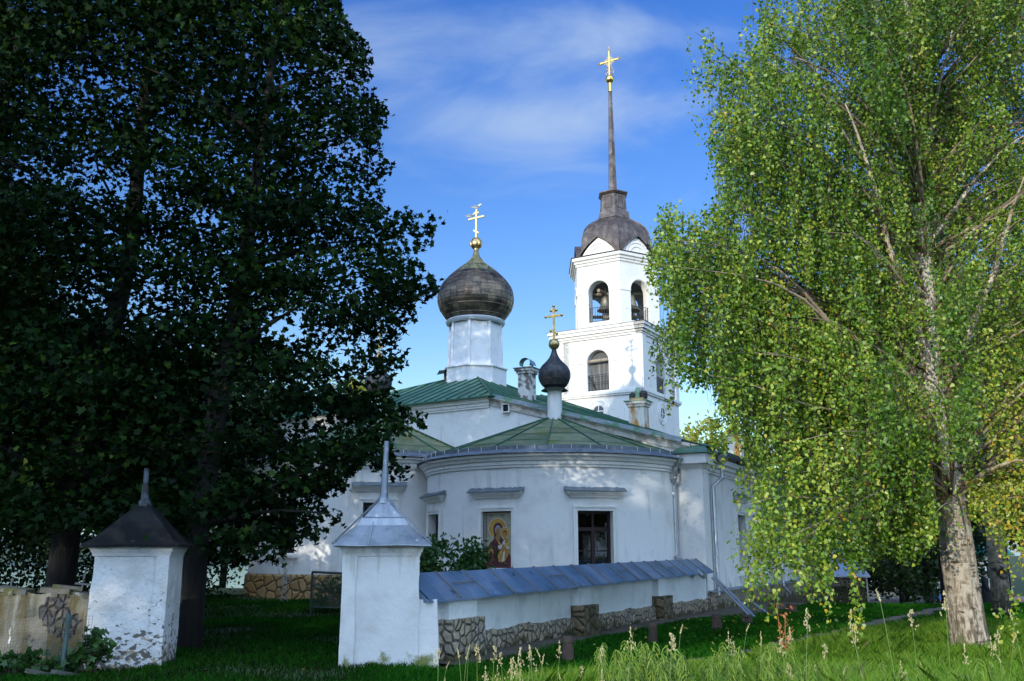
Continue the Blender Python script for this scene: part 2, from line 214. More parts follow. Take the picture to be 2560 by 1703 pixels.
# ------------------------------------------------------------------ mesh helpers
class MB:
    def __init__(s, M=None): s.v = []; s.f = []; s.mi = []; s.pv = []; s.M = M
    def add(s, vs, fs, mi=0, pv=None):
        o = len(s.v)
        for p in vs:
            p = Vector(p); s.v.append(s.M @ p if s.M else p)
        for f in fs: s.f.append([i+o for i in f]); s.mi.append(mi); s.pv.append(random.random() if pv is None else pv)
    def box(s, x0, x1, y0, y1, z0, z1, mi=0):
        s.add([(x, y, z) for z in (z0, z1) for y in (y0, y1) for x in (x0, x1)], [(0, 2, 3, 1), (4, 5, 7, 6), (0, 1, 5, 4), (2, 6, 7, 3), (0, 4, 6, 2), (1, 3, 7, 5)], mi)
    def frustum(s, a, b, mi=0):              # a, b: (x0,x1,y0,y1,z)
        s.add([(x, y, q[4]) for q in (a, b) for y in q[2:4] for x in q[0:2]], [(0, 2, 3, 1), (4, 5, 7, 6), (0, 1, 5, 4), (2, 6, 7, 3), (0, 4, 6, 2), (1, 3, 7, 5)], mi)
    def poly_prism(s, pts, z0, z1, mi=0):
        n = len(pts); s.add([(*p, z0) for p in pts]+[(*p, z1) for p in pts], [list(range(n))[::-1], list(range(n, 2*n))]+[(i, (i+1) % n, (i+1) % n+n, i+n) for i in range(n)], mi)
    def lathe(s, prof, n=16, c=(0, 0), a0=0, a1=2*math.pi, mi=0, cap=False):
        full = abs(a1-a0) > 6.28; m = n if full else n+1
        vs = [(c[0]+r*math.cos(a0+(a1-a0)*k/n), c[1]+r*math.sin(a0+(a1-a0)*k/n), z) for r, z in prof for k in range(m)]
        fs = []
        for i in range(len(prof)-1):
            for k in range(n):
                k2 = (k+1) % m if full else k+1
                fs.append((i*m+k, i*m+k2, (i+1)*m+k2, (i+1)*m+k))
        if cap: fs += [list(range(m))[::-1], [(len(prof)-1)*m+k for k in range(m)]]
        s.add(vs, fs, mi)
    def tube(s, pts, rad, n=8, mi=0, cap=True):
        pts = [Vector(p) for p in pts]; rad = rad if isinstance(rad, (list, tuple)) else [rad]*len(pts)
        vs = []; up = None
        for i, p in enumerate(pts):
            d = (pts[min(i+1, len(pts)-1)]-pts[max(i-1, 0)]).normalized()
            if up is None: up = Vector((0, 0, 1)) if abs(d.z) < .9 else Vector((1, 0, 0))
            x = d.cross(up).normalized(); y = x.cross(d).normalized(); up = y
            vs += [p+(x*math.cos(t)+y*math.sin(t))*rad[i] for t in (2*math.pi*k/n for k in range(n))]
        m = len(pts); fs = [(i*n+k, i*n+(k+1) % n, (i+1)*n+(k+1) % n, (i+1)*n+k) for i in range(m-1) for k in range(n)]
        if cap: fs += [list(range(n))[::-1], [(m-1)*n+k for k in range(n)]]
        s.add(vs, fs, mi)
    def bar(s, a, b, w, d, mi=0):            # square bar from a to b, width w (sideways), depth d
        a, b = Vector(a), Vector(b); t = (b-a).normalized(); u = Vector((0, 0, 1)) if abs(t.z) < .95 else Vector((0, 1, 0))
        x = t.cross(u).normalized()*w/2; y = t.cross(x).normalized()*d/2
        s.add([p+sx*x+sy*y for p in (a, b) for sx, sy in ((-1, -1), (1, -1), (1, 1), (-1, 1))], [(0, 1, 2, 3), (7, 6, 5, 4), (0, 4, 5, 1), (1, 5, 6, 2), (2, 6, 7, 3), (3, 7, 4, 0)], mi)
    def ball(s, c, r, n=16, mi=0, sz=1.):
        k = n//2; s.lathe([(max(1e-4, r*math.sin(math.pi*i/k)), c[2]-r*sz*math.cos(math.pi*i/k)) for i in range(k+1)], n, c[:2], mi=mi)
    def build(s, name, mats, parent=None, smooth=False, loc=None):
        me = bpy.data.meshes.new(name); off = Vector((0, 0, 0))
        if parent is not None:
            q = parent
            while q is not None: off += q.location; q = q.parent
        elif loc is not None: off = Vector(loc)
        me.from_pydata([p-off for p in s.v], [], s.f)
        for m in (mats if isinstance(mats, (list, tuple)) else [mats]): me.materials.append(m)
        me.polygons.foreach_set('material_index', s.mi)
        a = me.attributes.new('pv', 'FLOAT', 'FACE'); a.data.foreach_set('value', s.pv)
        if smooth:
            me.polygons.foreach_set('use_smooth', [True]*len(s.f))
            if smooth != 2: me.set_sharp_from_angle(angle=R(smooth if smooth > 3 else 40))
        me.validate(); me.update()
        o = bpy.data.objects.new(name, me); sc.collection.objects.link(o)
        if parent is not None: o.parent = parent
        elif loc is not None: o.location = loc
        return o
def tag(o, label=None, cat=None, group=None, kind=None):
    for k, v in (('label', label), ('category', cat), ('group', group), ('kind', kind)):
        if v: o[k] = v
    return o
def thing(name, label, cat, loc=(0, 0, 0), group=None):
    o = bpy.data.objects.new(name, None); o.location = loc; o.empty_display_size = .2; sc.collection.objects.link(o)
    return tag(o, label, cat, group)
def dup(root, loc, rotz, scale=1., label=None):
    r = root.copy(); sc.collection.objects.link(r); r.location = loc; r.rotation_euler = (0, 0, rotz); r.scale = (scale,)*3
    if label: r['label'] = label
    for ch in root.children:
        c = ch.copy(); sc.collection.objects.link(c); c.parent = r
        for g in ch.children:
            d = g.copy(); sc.collection.objects.link(d); d.parent = c
    return r
def fast_mesh(name, verts, k, npoly, pv, material, parent=None, kind=None, normals_up=False):
    """npoly polygons of k vertices each, verts (npoly*k, 3)"""
    me = bpy.data.meshes.new(name)
    off = np.zeros(3)
    if parent is not None:
        q = parent
        while q is not None: off += np.array(q.location); q = q.parent
    verts = np.asarray(verts, dtype=np.float32).reshape(-1, 3)-off.astype(np.float32)
    me.vertices.add(len(verts)); me.vertices.foreach_set('co', verts.ravel())
    me.loops.add(npoly*k); me.loops.foreach_set('vertex_index', np.arange(npoly*k, dtype=np.int32))
    me.polygons.add(npoly); me.polygons.foreach_set('loop_start', np.arange(0, npoly*k, k, dtype=np.int32))
    me.materials.append(material)
    a = me.attributes.new('pv', 'FLOAT', 'FACE'); a.data.foreach_set('value', np.asarray(pv, dtype=np.float32))
    me.update(calc_edges=True)
    o = bpy.data.objects.new(name, me); sc.collection.objects.link(o)
    if parent is not None: o.parent = parent
    if kind: o['kind'] = kind
    return o
def frame(o, deg):                            # local axes: x to the right, y into the depth, turned deg clockwise
    a = R(deg); c, s_ = math.cos(a), math.sin(a)
    return Matrix(((c, s_, 0, o[0]), (-s_, c, 0, o[1]), (0, 0, 1, 0), (0, 0, 0, 1)))
LEAF_MAPLE = np.array([(0, 0), (.16, .02), (.46, -.02), (.36, .20), (.52, .46), (.24, .46), (.12, .62), (0, 1.0), (-.12, .62), (-.24, .46), (-.52, .46), (-.36, .20), (-.46, -.02), (-.16, .02)])-np.array((0, .4))
LEAF_BIRCH = np.array([(0, 0), (.34, .10), (.36, .36), (0, 1.0), (-.36, .36), (-.34, .10)])
LEAF_OVAL = np.array([(0, 0), (.26, .3), (.22, .65), (0, 1), (-.22, .65), (-.26, .3)])
LEAF_QUAD = np.array([(0, -.5), (.42, 0), (0, .5), (-.42, 0)])
def unit(v): return v/np.maximum(np.linalg.norm(v, axis=1, keepdims=True), 1e-6)
def leaves(centers, size, template, updir=None, hang=0., fold=.0):
    """flat leaves at centers; template y runs along the leaf; hang 1 = tips point down"""
    n = len(centers); ax = unit(rng.normal(size=(n, 3)))
    if hang: ax = unit(ax*(1-hang)+np.array((0, 0, -1.))*hang)
    nn = rng.normal(size=(n, 3))
    if updir is not None: nn = nn*(1-updir)+np.array((0, 0, 1.5))*updir
    u = unit(np.cross(ax, nn)); 
    s = size*rng.uniform(.65, 1.25, size=(n, 1))
    t = template; P = centers[:, None, :]+s[:, None, :]*(t[None, :, 0:1]*u[:, None, :]+t[None, :, 1:2]*ax[:, None, :])
    return P.reshape(-1, 3)
CT, ST = math.cos(TILT), math.sin(TILT)
def project(P):                               # where a world point stands in the photograph's own pixels
    x, y, z = P[:, 0], P[:, 1], P[:, 2]-EYE
    d = y*CT+z*ST; return 1280+2274*x/d, 851.5-2274*(z*CT-y*ST)/d
def at(px, py, y):
    u = (px-1280)/2274; v = (851.5-py)/2274; s = y/(CT-v*ST)
    return np.array((u*s, y, EYE+(ST+v*CT)*s))
def atD(px, py, y): return at(px*1.08613, py*1.08613, y)
def inside(poly, X, Y):
    poly = np.asarray(poly, float); r = np.zeros(len(X), bool); n = len(poly)
    for i in range(n):
        x0, y0 = poly[i]; x1, y1 = poly[(i+1) % n]
        c = ((y0 > Y) != (y1 > Y)) & (X < (x1-x0)*(Y-y0)/(y1-y0+1e-9)+x0); r ^= c
    return r

# ------------------------------------------------------------------ ground
def sm(t): t = np.clip(t, 0, 1); return t*t*(3-2*t)
def hz(x, y):
    x = np.asarray(x, float); y = np.asarray(y, float)
    z = -1.05*sm((y-30)/17)*sm((x-7)/5)
    z = z-5.0*sm((y-48)/26)*sm((4-x)/12)
    z = z+.22*sm((y-20)/9)*sm((-1-x)/3)*sm((36-y)/4)*sm((x+16)/5)
    z = z+.03*np.sin(x*.9+1.3)*np.cos(y*.7)+.015*np.sin(x*2.3)*np.sin(y*1.9)
    return z
def hz1(x, y): return float(hz(x, y))
gx = np.concatenate([-np.geomspace(1500, 62, 14), np.arange(-60, 60.1, .75), np.geomspace(62, 1500, 14)])
gy = np.concatenate([-np.geomspace(1200, 42, 10), np.arange(-40, 4, 2.), np.arange(4, 52, .6), np.arange(52, 90, 2), np.geomspace(92, 2200, 16)])
GX, GY = np.meshgrid(gx, gy); GZ = hz(GX, GY)
far = (GY > 90) & (GX < 8); GZ[far] = -5.0
nxg, nyg = len(gx), len(gy)
m = MB(); m.v = [Vector(p) for p in np.stack([GX, GY, GZ], -1).reshape(-1, 3).tolist()]
m.f = [(j*nxg+i, j*nxg+i+1, (j+1)*nxg+i+1, (j+1)*nxg+i) for j in range(nyg-1) for i in range(nxg-1)]; m.mi = [0]*len(m.f); m.pv = [.5]*len(m.f)
tag(m.build('ground', SOIL, smooth=2), kind='structure')
m = MB(); m.add([(-1400, 62, -2.6), (9, 62, -2.6), (9, 2000, -2.6), (-1400, 2000, -2.6)], [(0, 1, 2, 3)])
tag(m.build('lake', WATER), kind='structure')
m = MB(); xs_ = np.linspace(-1500, 60, 220)
tp = [-2.6+13+7*noise.noise(Vector((x*.012, 0, 0)))+4*noise.noise(Vector((x*.06, 2, 0)))+1.5*noise.noise(Vector((x*.3, 4, 0))) for x in xs_]
m.add([(x, 520+.05*abs(x), -3) for x in xs_]+[(x, 535+.05*abs(x), t*.75) for x, t in zip(xs_, tp)]+[(x, 560+.05*abs(x), t) for x, t in zip(xs_, tp)], [(i+220*k, i+1+220*k, 220*(k+1)+i+1, 220*(k+1)+i) for i in range(219) for k in (0, 1)])
tag(m.build('far_shore_hills', mat('distant_woods', (.035, .055, .045), 1., layers=[((.05, .07, .05), .08, .45, .6)])), kind='structure')
PATH = [(-1.2, 10.6), (.6, 12.0), (2.2, 13.9), (4.4, 16.9), (7.0, 20.4), (10.6, 25.7), (14.2, 30.6), (17.5, 36), (21.5, 44), (26, 52)]
def strip(name, line, w, material, lift=.012, rag=.10):
    m = MB(); L = []
    for i in range(len(line)-1):
        a, b = np.array(line[i]), np.array(line[i+1]); k = max(2, int(np.linalg.norm(b-a)/.35))
        L += [a+(b-a)*t/k for t in range(k)]
    L.append(np.array(line[-1])); vs = []
    for i, p in enumerate(L):
        d = L[min(i+1, len(L)-1)]-L[max(i-1, 0)]; d /= np.linalg.norm(d); nrm = np.array((-d[1], d[0]))
        ww = w(p) if callable(w) else w
        for t in (-1, -.6, 0, .6, 1):
            q = p+nrm*t*ww/2*(1+(random.uniform(-rag, rag)*2 if abs(t) == 1 else 0)); vs.append((q[0], q[1], hz1(*q)+(lift if abs(t) < 1 else .004)))
    m.add(vs, [(i*5+k, i*5+k+1, (i+1)*5+k+1, (i+1)*5+k) for i in range(len(L)-1) for k in range(4)])
    return tag(m.build(name, material, smooth=2), kind='structure')
strip('path', PATH, lambda p: .75+(.9*sm((p[1]-30)/10)), DIRT, .022, .12)
m = MB(); X = np.linspace(12, 52, 30); Y = np.linspace(38, 62, 18)
m.add([(x, y, hz1(x, y)+.03) for y in Y for x in X], [(j*30+i, j*30+i+1, (j+1)*30+i+1, (j+1)*30+i) for j in range(17) for i in range(29) if X[i] > 14+.35*(Y[j]-38)+(6 if Y[j] < 47 else 0)])
tag(m.build('forecourt', mat('pinkish_gravel', (.34, .25, .19), 1., layers=[((.25, .19, .15), 3, .45, .65)])), kind='structure')

# ------------------------------------------------------------------ church
def glass():
    m = bpy.data.materials.new('clear_glass'); m.use_nodes = True; nt = m.node_tree; out = nt.nodes['Material Output']
    tr = nt.nodes.new('ShaderNodeBsdfTransparent'); tr.inputs[0].default_value = (.55, .58, .58, 1)
    gl = nt.nodes.new('ShaderNodeBsdfGlossy'); gl.inputs['Roughness'].default_value = .03
    fr = nt.nodes.new('ShaderNodeFresnel'); fr.inputs[0].default_value = 1.5
    ms = nt.nodes.new('ShaderNodeMixShader'); nt.links.new(fr.outputs[0], ms.inputs[0]); nt.links.new(tr.outputs[0], ms.inputs[1]); nt.links.new(gl.outputs[0], ms.inputs[2]); nt.links.new(ms.outputs[0], out.inputs[0])
    return m
CLEAR = glass()
CO = (1.40, 30.34); CH = frame(CO, 28)
T3 = Matrix.Translation
def rz(d): return Matrix.Rotation(R(d), 4, 'Z')
church = thing('church', 'white plastered church with green metal roofs, rounded apses and a brown onion dome', 'church', (CO[0], CO[1], 0))
def wall_open(mb, x0, x1, z0, z1, ops, depth=.3, mi=0, back=False):
    xs = sorted({x0, x1, *[v for o in ops for v in o[:2]]}); zs = sorted({z0, z1, *[v for o in ops for v in o[2:]]})
    for i in range(len(xs)-1):
        for j in range(len(zs)-1):
            cx, cz = (xs[i]+xs[i+1])/2, (zs[j]+zs[j+1])/2
            if any(o[0] < cx < o[1] and o[2] < cz < o[3] for o in ops): continue
            mb.add([(xs[i], 0, zs[j]), (xs[i+1], 0, zs[j]), (xs[i+1], 0, zs[j+1]), (xs[i], 0, zs[j+1])], [(0, 1, 2, 3)], mi)
    for a, b, c, d in ops: reveal(mb, a, b, c, d, depth, mi)
def reveal(mb, a, b, c, d, depth, mi=0, y0=0.):
    mb.add([(a, y0, c), (b, y0, c), (b, y0, d), (a, y0, d), (a, depth, c), (b, depth, c), (b, depth, d), (a, depth, d)], [(0, 1, 5, 4), (1, 2, 6, 5), (2, 3, 7, 6), (3, 0, 4, 7)], mi)
def window(Mw, w, z0, z1, root, curtain=True, y=.22, surround=True, hoodw=0, hoodz=0, hoodmat=None, cols=2):
    """window in the frame Mw: x along the wall, y inward, z up"""
    m = MB(Mw); b = .075
    for x0, x1 in ((-w/2, -w/2+b), (w/2-b, w/2)): m.box(x0, x1, y, y+.08, z0, z1)
    m.box(-w/2+b, w/2-b, y, y+.08, z0, z0+b); m.box(-w/2+b, w/2-b, y, y+.08, z1-b, z1)
    zt = z0+(z1-z0)*.68
    m.box(-w/2+b, w/2-b, y-.015, y+.07, zt-.05, zt+.05); m.box(-.05, .05, y-.012, y+.07, z0+b, zt-.05); m.box(-.025, .025, y, y+.07, zt+.05, z1-b)
    zb = z0+(z1-z0)*.30
    for x0, x1 in ((-w/2+b, -.05), (.05, w/2-b)): m.box(x0, x1, y+.01, y+.06, zb-.018, zb+.018)
    win = m.build('window', REDWOOD, root)
    m = MB(Mw); m.box(-w/2+.02, w/2-.02, y+.035, y+.041, z0+.02, z1-.02); m.build('pane', CLEAR, win)
    if curtain:
        m = MB(Mw); n = 26
        for side in (-1, 1):
            xa, xb = side*.08, side*(w/2-.1)
            vs = []
            for k in range(n+1):
                t = k/n; x = xa+(xb-xa)*t; top = z0+(z1-z0)*(.48-.40*abs(t-.05)); vs += [(x, y+.16+.02*math.sin(k*1.3), z0+.18), (x, y+.16+.02*math.sin(k*1.3), max(z0+.2, top))]
            m.add(vs, [(2*k, 2*k+2, 2*k+3, 2*k+1) for k in range(n)])
        m.build('curtain', CURTAIN, win)
    m = MB(Mw); m.box(-w/2-.25, w/2+.25, y+.55, y+.58, z0-.3, z1+.3); m.box(-w/2-.25, -w/2-.22, .345, y+.55, z0-.3, z1+.3); m.box(w/2+.22, w/2+.25, .345, y+.55, z0-.3, z1+.3); m.build('black_window_box', DARK, win)  # black box added behind the glass so that the panes look dark
    if surround:
        m = MB(Mw); e = .13
        for t, d in ((0, .035), (.05, .06)):
            a, c = w/2+e-.0-t*0, z1+e
            lo = e-t
            if t == 0: xi, xo, zi, zo = w/2, w/2+e, z1, z1+e
            else: xi, xo, zi, zo = w/2+e-.045, w/2+e+.002, z1+e-.045, z1+e+.002
            m.box(-xo, -xi, -d, .012, z0-.05, zo); m.box(xi, xo, -d, .012, z0-.05, zo); m.box(-xi, xi, -d, .012, zi, zo)
        m.box(-w/2-e-.05, w/2+e+.05, -.10, .012, z0-.15, z0-.05)
        m.build('window_surround', TRIM, root)
    if hoodw: hood(Mw, hoodw, hoodz, root)
    return win
def hood(Mw, w, z, root):
    m = MB(Mw)
    for k, (d, h) in enumerate(((.07, .06), (.12, .05), (.18, .07))):
        zz = z+sum((.06, .05, .07)[:k]); m.box(-w/2+.14-.05*k, w/2-.14+.05*k, -d, .03, zz, zz+h)
    h = m.build('window_hood', TRIM, root)
    m = MB(Mw); zz = z+.184
    n = 24; vs = []
    for k in range(n+1):
        x = -w/2-.02+(w+.04)*k/n; wob = .012*math.sin(k*1.7)+random.uniform(-.006, .006); vs += [(x, -.23, zz+wob*.4), (x, -.23, zz-.025+wob*.4), (x, .03, zz+.13+random.uniform(-.02, .015)), (x, .03, zz)]
    m.add(vs, [(4*k+a, 4*k+4+a, 4*k+4+b, 4*k+b) for k in range(n) for a, b in ((0, 2), (0, 1), (1, 3))]+[(0, 2, 3, 1), (4*n, 4*n+2, 4*n+3, 4*n+1)])
    m.build('flashing', GALVD, h)
def apse(M, Rr, zb, zp, zc, za, wins, root, pmat, nfac, green, wallmat=PLASTER, pz0=-.4, ztop=None):
    """wins: (angle, width, z0, z1)"""
    E_ = []
    for a, w, *_ in wins: h = math.degrees(math.asin(w/2/Rr)); E_ += [a-h, a+h]
    A = sorted(set([round(x, 4) for x in np.linspace(-90, 90, 61) if not any(E_[2*i]-1 < x < E_[2*i+1]+1 for i in range(len(wins)))]+E_))
    m = MB(M); P = lambda a, z, r=Rr: (r*math.sin(R(a)), -r*math.cos(R(a)), z)
    for a0, a1 in zip(A, A[1:]):
        mid = (a0+a1)/2; o = [w for w in wins if abs(mid-w[0]) < math.degrees(math.asin(w[1]/2/Rr))]
        spans = [(zb, zc)] if not o else [(zb, o[0][2]), (o[0][3], zc)]
        for s0, s1 in spans:
            for k in range(4):
                z0, z1 = s0+(s1-s0)*k/4, s0+(s1-s0)*(k+1)/4; m.add([P(a0, z0), P(a1, z0), P(a1, z1), P(a0, z1)], [(0, 1, 2, 3)])
    for a, w, z0, z1 in wins:
        sub = MB(M @ T3(P(a, 0, Rr*math.cos(math.asin(w/2/Rr)))) @ rz(a)); reveal(sub, -w/2, w/2, z0, z1, .34); m.v, k = m.v+sub.v, len(m.v); m.f += [[i+k for i in f] for f in sub.f]; m.mi += sub.mi; m.pv += sub.pv
    m.build('apse_wall', wallmat, root, smooth=30)
    a0, a1 = -math.pi, 0
    m = MB(M); m.lathe([(Rr+.16, pz0), (Rr+.09, zp-.03), (Rr+.0, zp+.03)], 64, (0, 0), a0, a1); m.build('plinth', pmat, root, smooth=True)
    m = MB(M); m.lathe([(Rr, zc), (Rr+.05, zc+.002), (Rr+.05, zc+.07), (Rr+.09, zc+.08), (Rr+.09, zc+.17), (Rr+.15, zc+.19), (Rr+.19, zc+.28), (Rr+.26, zc+.30), (Rr+.26, zc+.38), (Rr+.1, zc+.40)], 64, (0, 0), a0, a1); m.build('cornice', TRIM, root, smooth=25)
    ze = zc+.40
    m = MB(M); r0, r1, zr = .28, Rr+.08, ze+.17
    zf = lambda r: za+(zr-za)*((r-r0)/(r1-r0))
    rings = [r1, r1*.8, r1*.6, r1*.4, r1*.22, r0]
    m.lathe([(r, zf(r)) for r in rings], nfac, (0, 0), a0, a1, 0)
    ang = [a0+(a1-a0)*k/nfac for k in range(nfac+1)]; Q = lambda r, t, dz=0: Vector((r*math.cos(t), r*math.sin(t), zf(r)+dz))
    for t in ang: m.bar(Q(r0, t, .015), Q(r1, t, .015), .035, .05, 1)
    for i in range(nfac):
        for j, rr in enumerate(rings[1:-1]):
            rr2 = rr+random.uniform(-.25, .25); m.bar(Q(rr2, ang[i], .004), Q(rr2, ang[i+1], .004), .016, .016, 1)
    roof = m.build('apse_roof', [green, SEAM], root)
    m = MB(M); n2 = 15
    m.lathe([(Rr+.36, ze-.015), (Rr+.36, ze+.005), (Rr+.12, ze+.12)], n2*4, (0, 0), a0, a1)
    for k in range(n2): t = a0+(a1-a0)*(k+.3)/n2; m.bar((math.cos(t)*(Rr+.36), math.sin(t)*(Rr+.36), ze+.008), (math.cos(t+.03)*(Rr+.12), math.sin(t+.03)*(Rr+.12), ze+.128), .018, .014)
    m.build('drip_flashing', GALV, roof)
    m = MB(M); m.lathe([(Rr+.115, ze+.11), (Rr+.125, ze+.225), (Rr+.10, ze+.225), (Rr+.085, ze+.12)], 64, (0, 0), a0, a1)
    for k in range(26):
        t = a0+(a1-a0)*(k+.5+random.uniform(-.2, .2))/26; m.bar((math.cos(t)*(Rr+.145), math.sin(t)*(Rr+.145), ze+.09), (math.cos(t)*(Rr+.145), math.sin(t)*(Rr+.145), ze+.23), .014, .012, 1)
    m.build('gutter', [GALVD, WHITEPAINT], roof)
    return roof
WZ0, WZ1 = 1.28, 2.87
wins = [(-38.5, .95, WZ0, WZ1), (1.6, .97, WZ0, WZ1), (41.4, 1.05, WZ0, WZ1)]
apse(CH, 4.18, .3, .6, 4.10, 6.08, wins, church, STONE, 8, GREEN)
def apwin(M, Rr, a, w): return M @ T3((math.sin(R(a))*Rr*math.cos(math.asin(w/2/Rr)), -math.cos(R(a))*Rr*math.cos(math.asin(w/2/Rr)), 0)) @ rz(a)
for i, (a, w, z0, z1) in enumerate(wins):
    Mw = apwin(CH, 4.18, a, w)
    if i != 1: window(Mw, w, z0, z1, church, curtain=(i == 2), hoodw=1.78, hoodz=3.24)
    else:
        hood(Mw, 1.72, 3.24, church); m = MB(Mw); e = .12
        for xi, xo, zi, zo, d in ((w/2, w/2+e, z1, z1+e, .035), (w/2+e-.045, w/2+e+.002, z1+e-.045, z1+e+.002, .06)):
            m.box(-xo, -xi, -d, .012, z0-.05, zo); m.box(xi, xo, -d, .012, z0-.05, zo); m.box(-xi, xi, -d, .012, zi, zo)
        m.build('window_surround', TRIM, church)
# main block with the onion dome
KX, KY = -.81, 31.5; CB = frame((KX, KY), 33)         # origin at its near right corner: x = to the right, so the block lies at x < 0
BW, BL, BZ = 10.2, 9.6, 6.78
m = MB(CB); m.add([(-BW, 0, 0), (0, 0, 0), (0, 0, BZ), (-BW, 0, BZ)], [(0, 1, 2, 3)]); m.add([(0, 0, 0), (0, BL, 0), (0, BL, BZ), (0, 0, BZ)], [(0, 1, 2, 3)])
m.add([(-BW, 0, 0), (-BW, BL, 0), (-BW, BL, BZ), (-BW, 0, BZ)], [(0, 1, 2, 3)]); m.add([(-BW, BL, 0), (0, BL, 0), (0, BL, BZ), (-BW, BL, BZ)], [(0, 1, 2, 3)])
m.build('block_wall', PLASTER, church)
m = MB(CB)
for d, z0, z1 in ((.05, BZ-.12, BZ-.05), (.08, BZ-.05, BZ+.07), (.14, BZ+.072, BZ+.17), (.20, BZ+.172, BZ+.25)): m.box(-BW-d, .02+d*.3, -d, .1, z0, z1)
m.build('block_cornice', TRIM, church)
DX, DY, AZ = -3.59, 4.2, 8.95                           # drum centre in the block frame, roof apex height
EV = BZ+.26
def roofz(x, y):
    fx = (x-DX)/(.3-DX) if x > DX else (DX-x)/(BW+.3+DX); fy = (DY-y)/(DY+.3) if y < DY else (y-DY)/(BL+.3-DY)
    return AZ+(EV-AZ)*max(fx, fy)
m = MB(CB); c4 = [(-BW-.3, -.3), (.3, -.3), (.3, BL+.3), (-BW-.3, BL+.3)]
for k in range(4):
    a, b = Vector(c4[k]), Vector(c4[(k+1) % 4]); n = 22 if k % 2 == 0 else 18; ap = Vector((DX, DY))
    for i in range(n):
        p0, p1 = a.lerp(b, i/n), a.lerp(b, (i+1)/n)
        # standing-seam sheets run up the slope until they meet the hip
        d = (b-a).normalized(); nrm = Vector((-d.y, d.x)); H_ = (ap-a).dot(nrm); s_ap = (ap-a).dot(d)/(b-a).length
        def top(t): return H_*min(t/s_ap, (1-t)/(1-s_ap))
        ts = sorted({i/n, (i+1)/n, *([s_ap] if i/n < s_ap < (i+1)/n else [])})
        lo = [a.lerp(b, t) for t in ts]; hi = [a.lerp(b, t)+nrm*top(t) for t in reversed(ts)]
        pts = [(q.x, q.y, EV if j < len(lo) else roofz(q.x, q.y)) for j, q in enumerate(lo+hi)]
        q = []
        for p in pts:
            if not q or (Vector(p)-Vector(q[-1])).length > 1e-3: q.append(p)
        m.add(q, [list(range(len(q)))], 0)
        if i: h = p0+nrm*top(i/n); m.bar((p0.x, p0.y, EV+.02), (h.x, h.y, roofz(h.x, h.y)+.02), .03, .045, 1)
    m.bar((a.x, a.y, EV+.02), (ap.x, ap.y, AZ+.02), .05, .05, 1)
    m.bar((a.x, a.y, EV-.02), (b.x, b.y, EV-.02), .02, .05, 1)
m.build('block_roof', [GREEN2, SEAM], church)
# lean-to chapel: east gable wall, side wall, roof
QU = 4.98; zv = lambda u: 7.05-(u+2.5)*(7.05-4.93)/(QU+2.5)
m = MB(CH); n = 16; us = [-2.5+(QU+2.5)*i/n for i in range(n+1)]
for u0, u1 in zip(us, us[1:]): m.add([(u0, 0, 0), (u1, 0, 0), (u1, 0, zv(u1)), (u0, 0, zv(u0))], [(0, 1, 2, 3)])
m.build('gable_wall', PLASTER, church)
m = MB(CH)
for d, dz in ((.06, .30), (.11, .12)): m.add([(-2.5, -d, zv(-2.5)-dz), (QU-.3, -d, zv(QU-.3)-dz), (QU-.3, -d, zv(QU-.3)-.02), (-2.5, -d, zv(-2.5)-.02), (-2.5, .0, zv(-2.5)-dz), (QU-.3, .0, zv(QU-.3)-dz), (QU-.3, .05, zv(QU-.3)-.02), (-2.5, .05, zv(-2.5)-.02)], [(0, 1, 2, 3), (0, 1, 5, 4), (3, 2, 6, 7), (0, 3, 7, 4), (1, 2, 6, 5)])
m.build('gable_moulding', mat('weathered_gable_plaster', (.60, .58, .54), .95, layers=[((.38, .34, .30), 3, .45, .65), ((.72, .70, .66), 2, .52, .7), ((.25, .2, .16), 7, .66, .72)], bump=[(8, .03)]), church)
m = MB(CH); u, z = -1.78, 6.58
for a, b, c, d in ((-.15, -.11, -.16, .16), (.11, .15, -.16, .16), (-.11, .11, .12, .16), (-.11, .11, -.16, -.12)): m.box(u+a, u+b, -.125, .0, z+c, z+d)
v_ = m.build('vent', TRIM, church); m = MB(CH); m.box(u-.11, u+.11, -.07, -.062, z-.12, z+.12); m.build('vent_black_panel', DARK, v_)  # flat black panel stands in for the shade inside the vent
SIDE = CH @ T3((QU, 0, 0)) @ rz(90); SL = 23.0
wv = [4.45, 8.6, 12.7, 16.8, 20.6]
m = MB(SIDE); wall_open(m, 0, SL, 0, 4.55, [(v-.52, v+.52, 1.1, 2.98) for v in wv], .34)
m.M = CH; m.add([(QU, SL, 0), (-3, SL, 0), (-3, SL, 6.5), (QU, SL, 4.55)], [(0, 1, 2, 3)]); m.build('side_wall', PLASTER, church)
for v in wv: window(SIDE @ T3((v, 0, 0)), 1.04, 1.1, 2.98, church, curtain=False, hoodw=1.75, hoodz=3.42)
m = MB(SIDE)
for v in (6.6, 10.7, 14.8, 22.6): m = MB(SIDE); m.box(v-.3, v+.3, -.07, 0, .62, 4.3); m.build('pilaster_strip', TRIM, church)
m = MB(SIDE)
for d, z0, z1 in ((.06, 4.12, 4.2), (.10, 4.2, 4.32), (.17, 4.322, 4.46), (.25, 4.462, 4.62)): m.box(.55, SL, -d, .05, z0, z1)
m.build('side_cornice', TRIM, church)
m = MB(SIDE); m.box(-.1, SL, -.13, 0, -.6, .56); m.build('side_plinth', STONE, church)
m = MB(SIDE); m.add([(-.12, -.19, .57), (SL, -.19, .57), (SL, .0, .63), (-.12, .0, .63), (-.12, -.19, .55), (SL, -.19, .55)], [(0, 1, 2, 3), (0, 1, 5, 4)]); m.build('plinth_flashing', GALV, church)
m = MB(CH); m.box(4.28, QU+.1, -.14, 0, -.1, .56); m.build('front_plinth', STONE, church)
m = MB(CH)
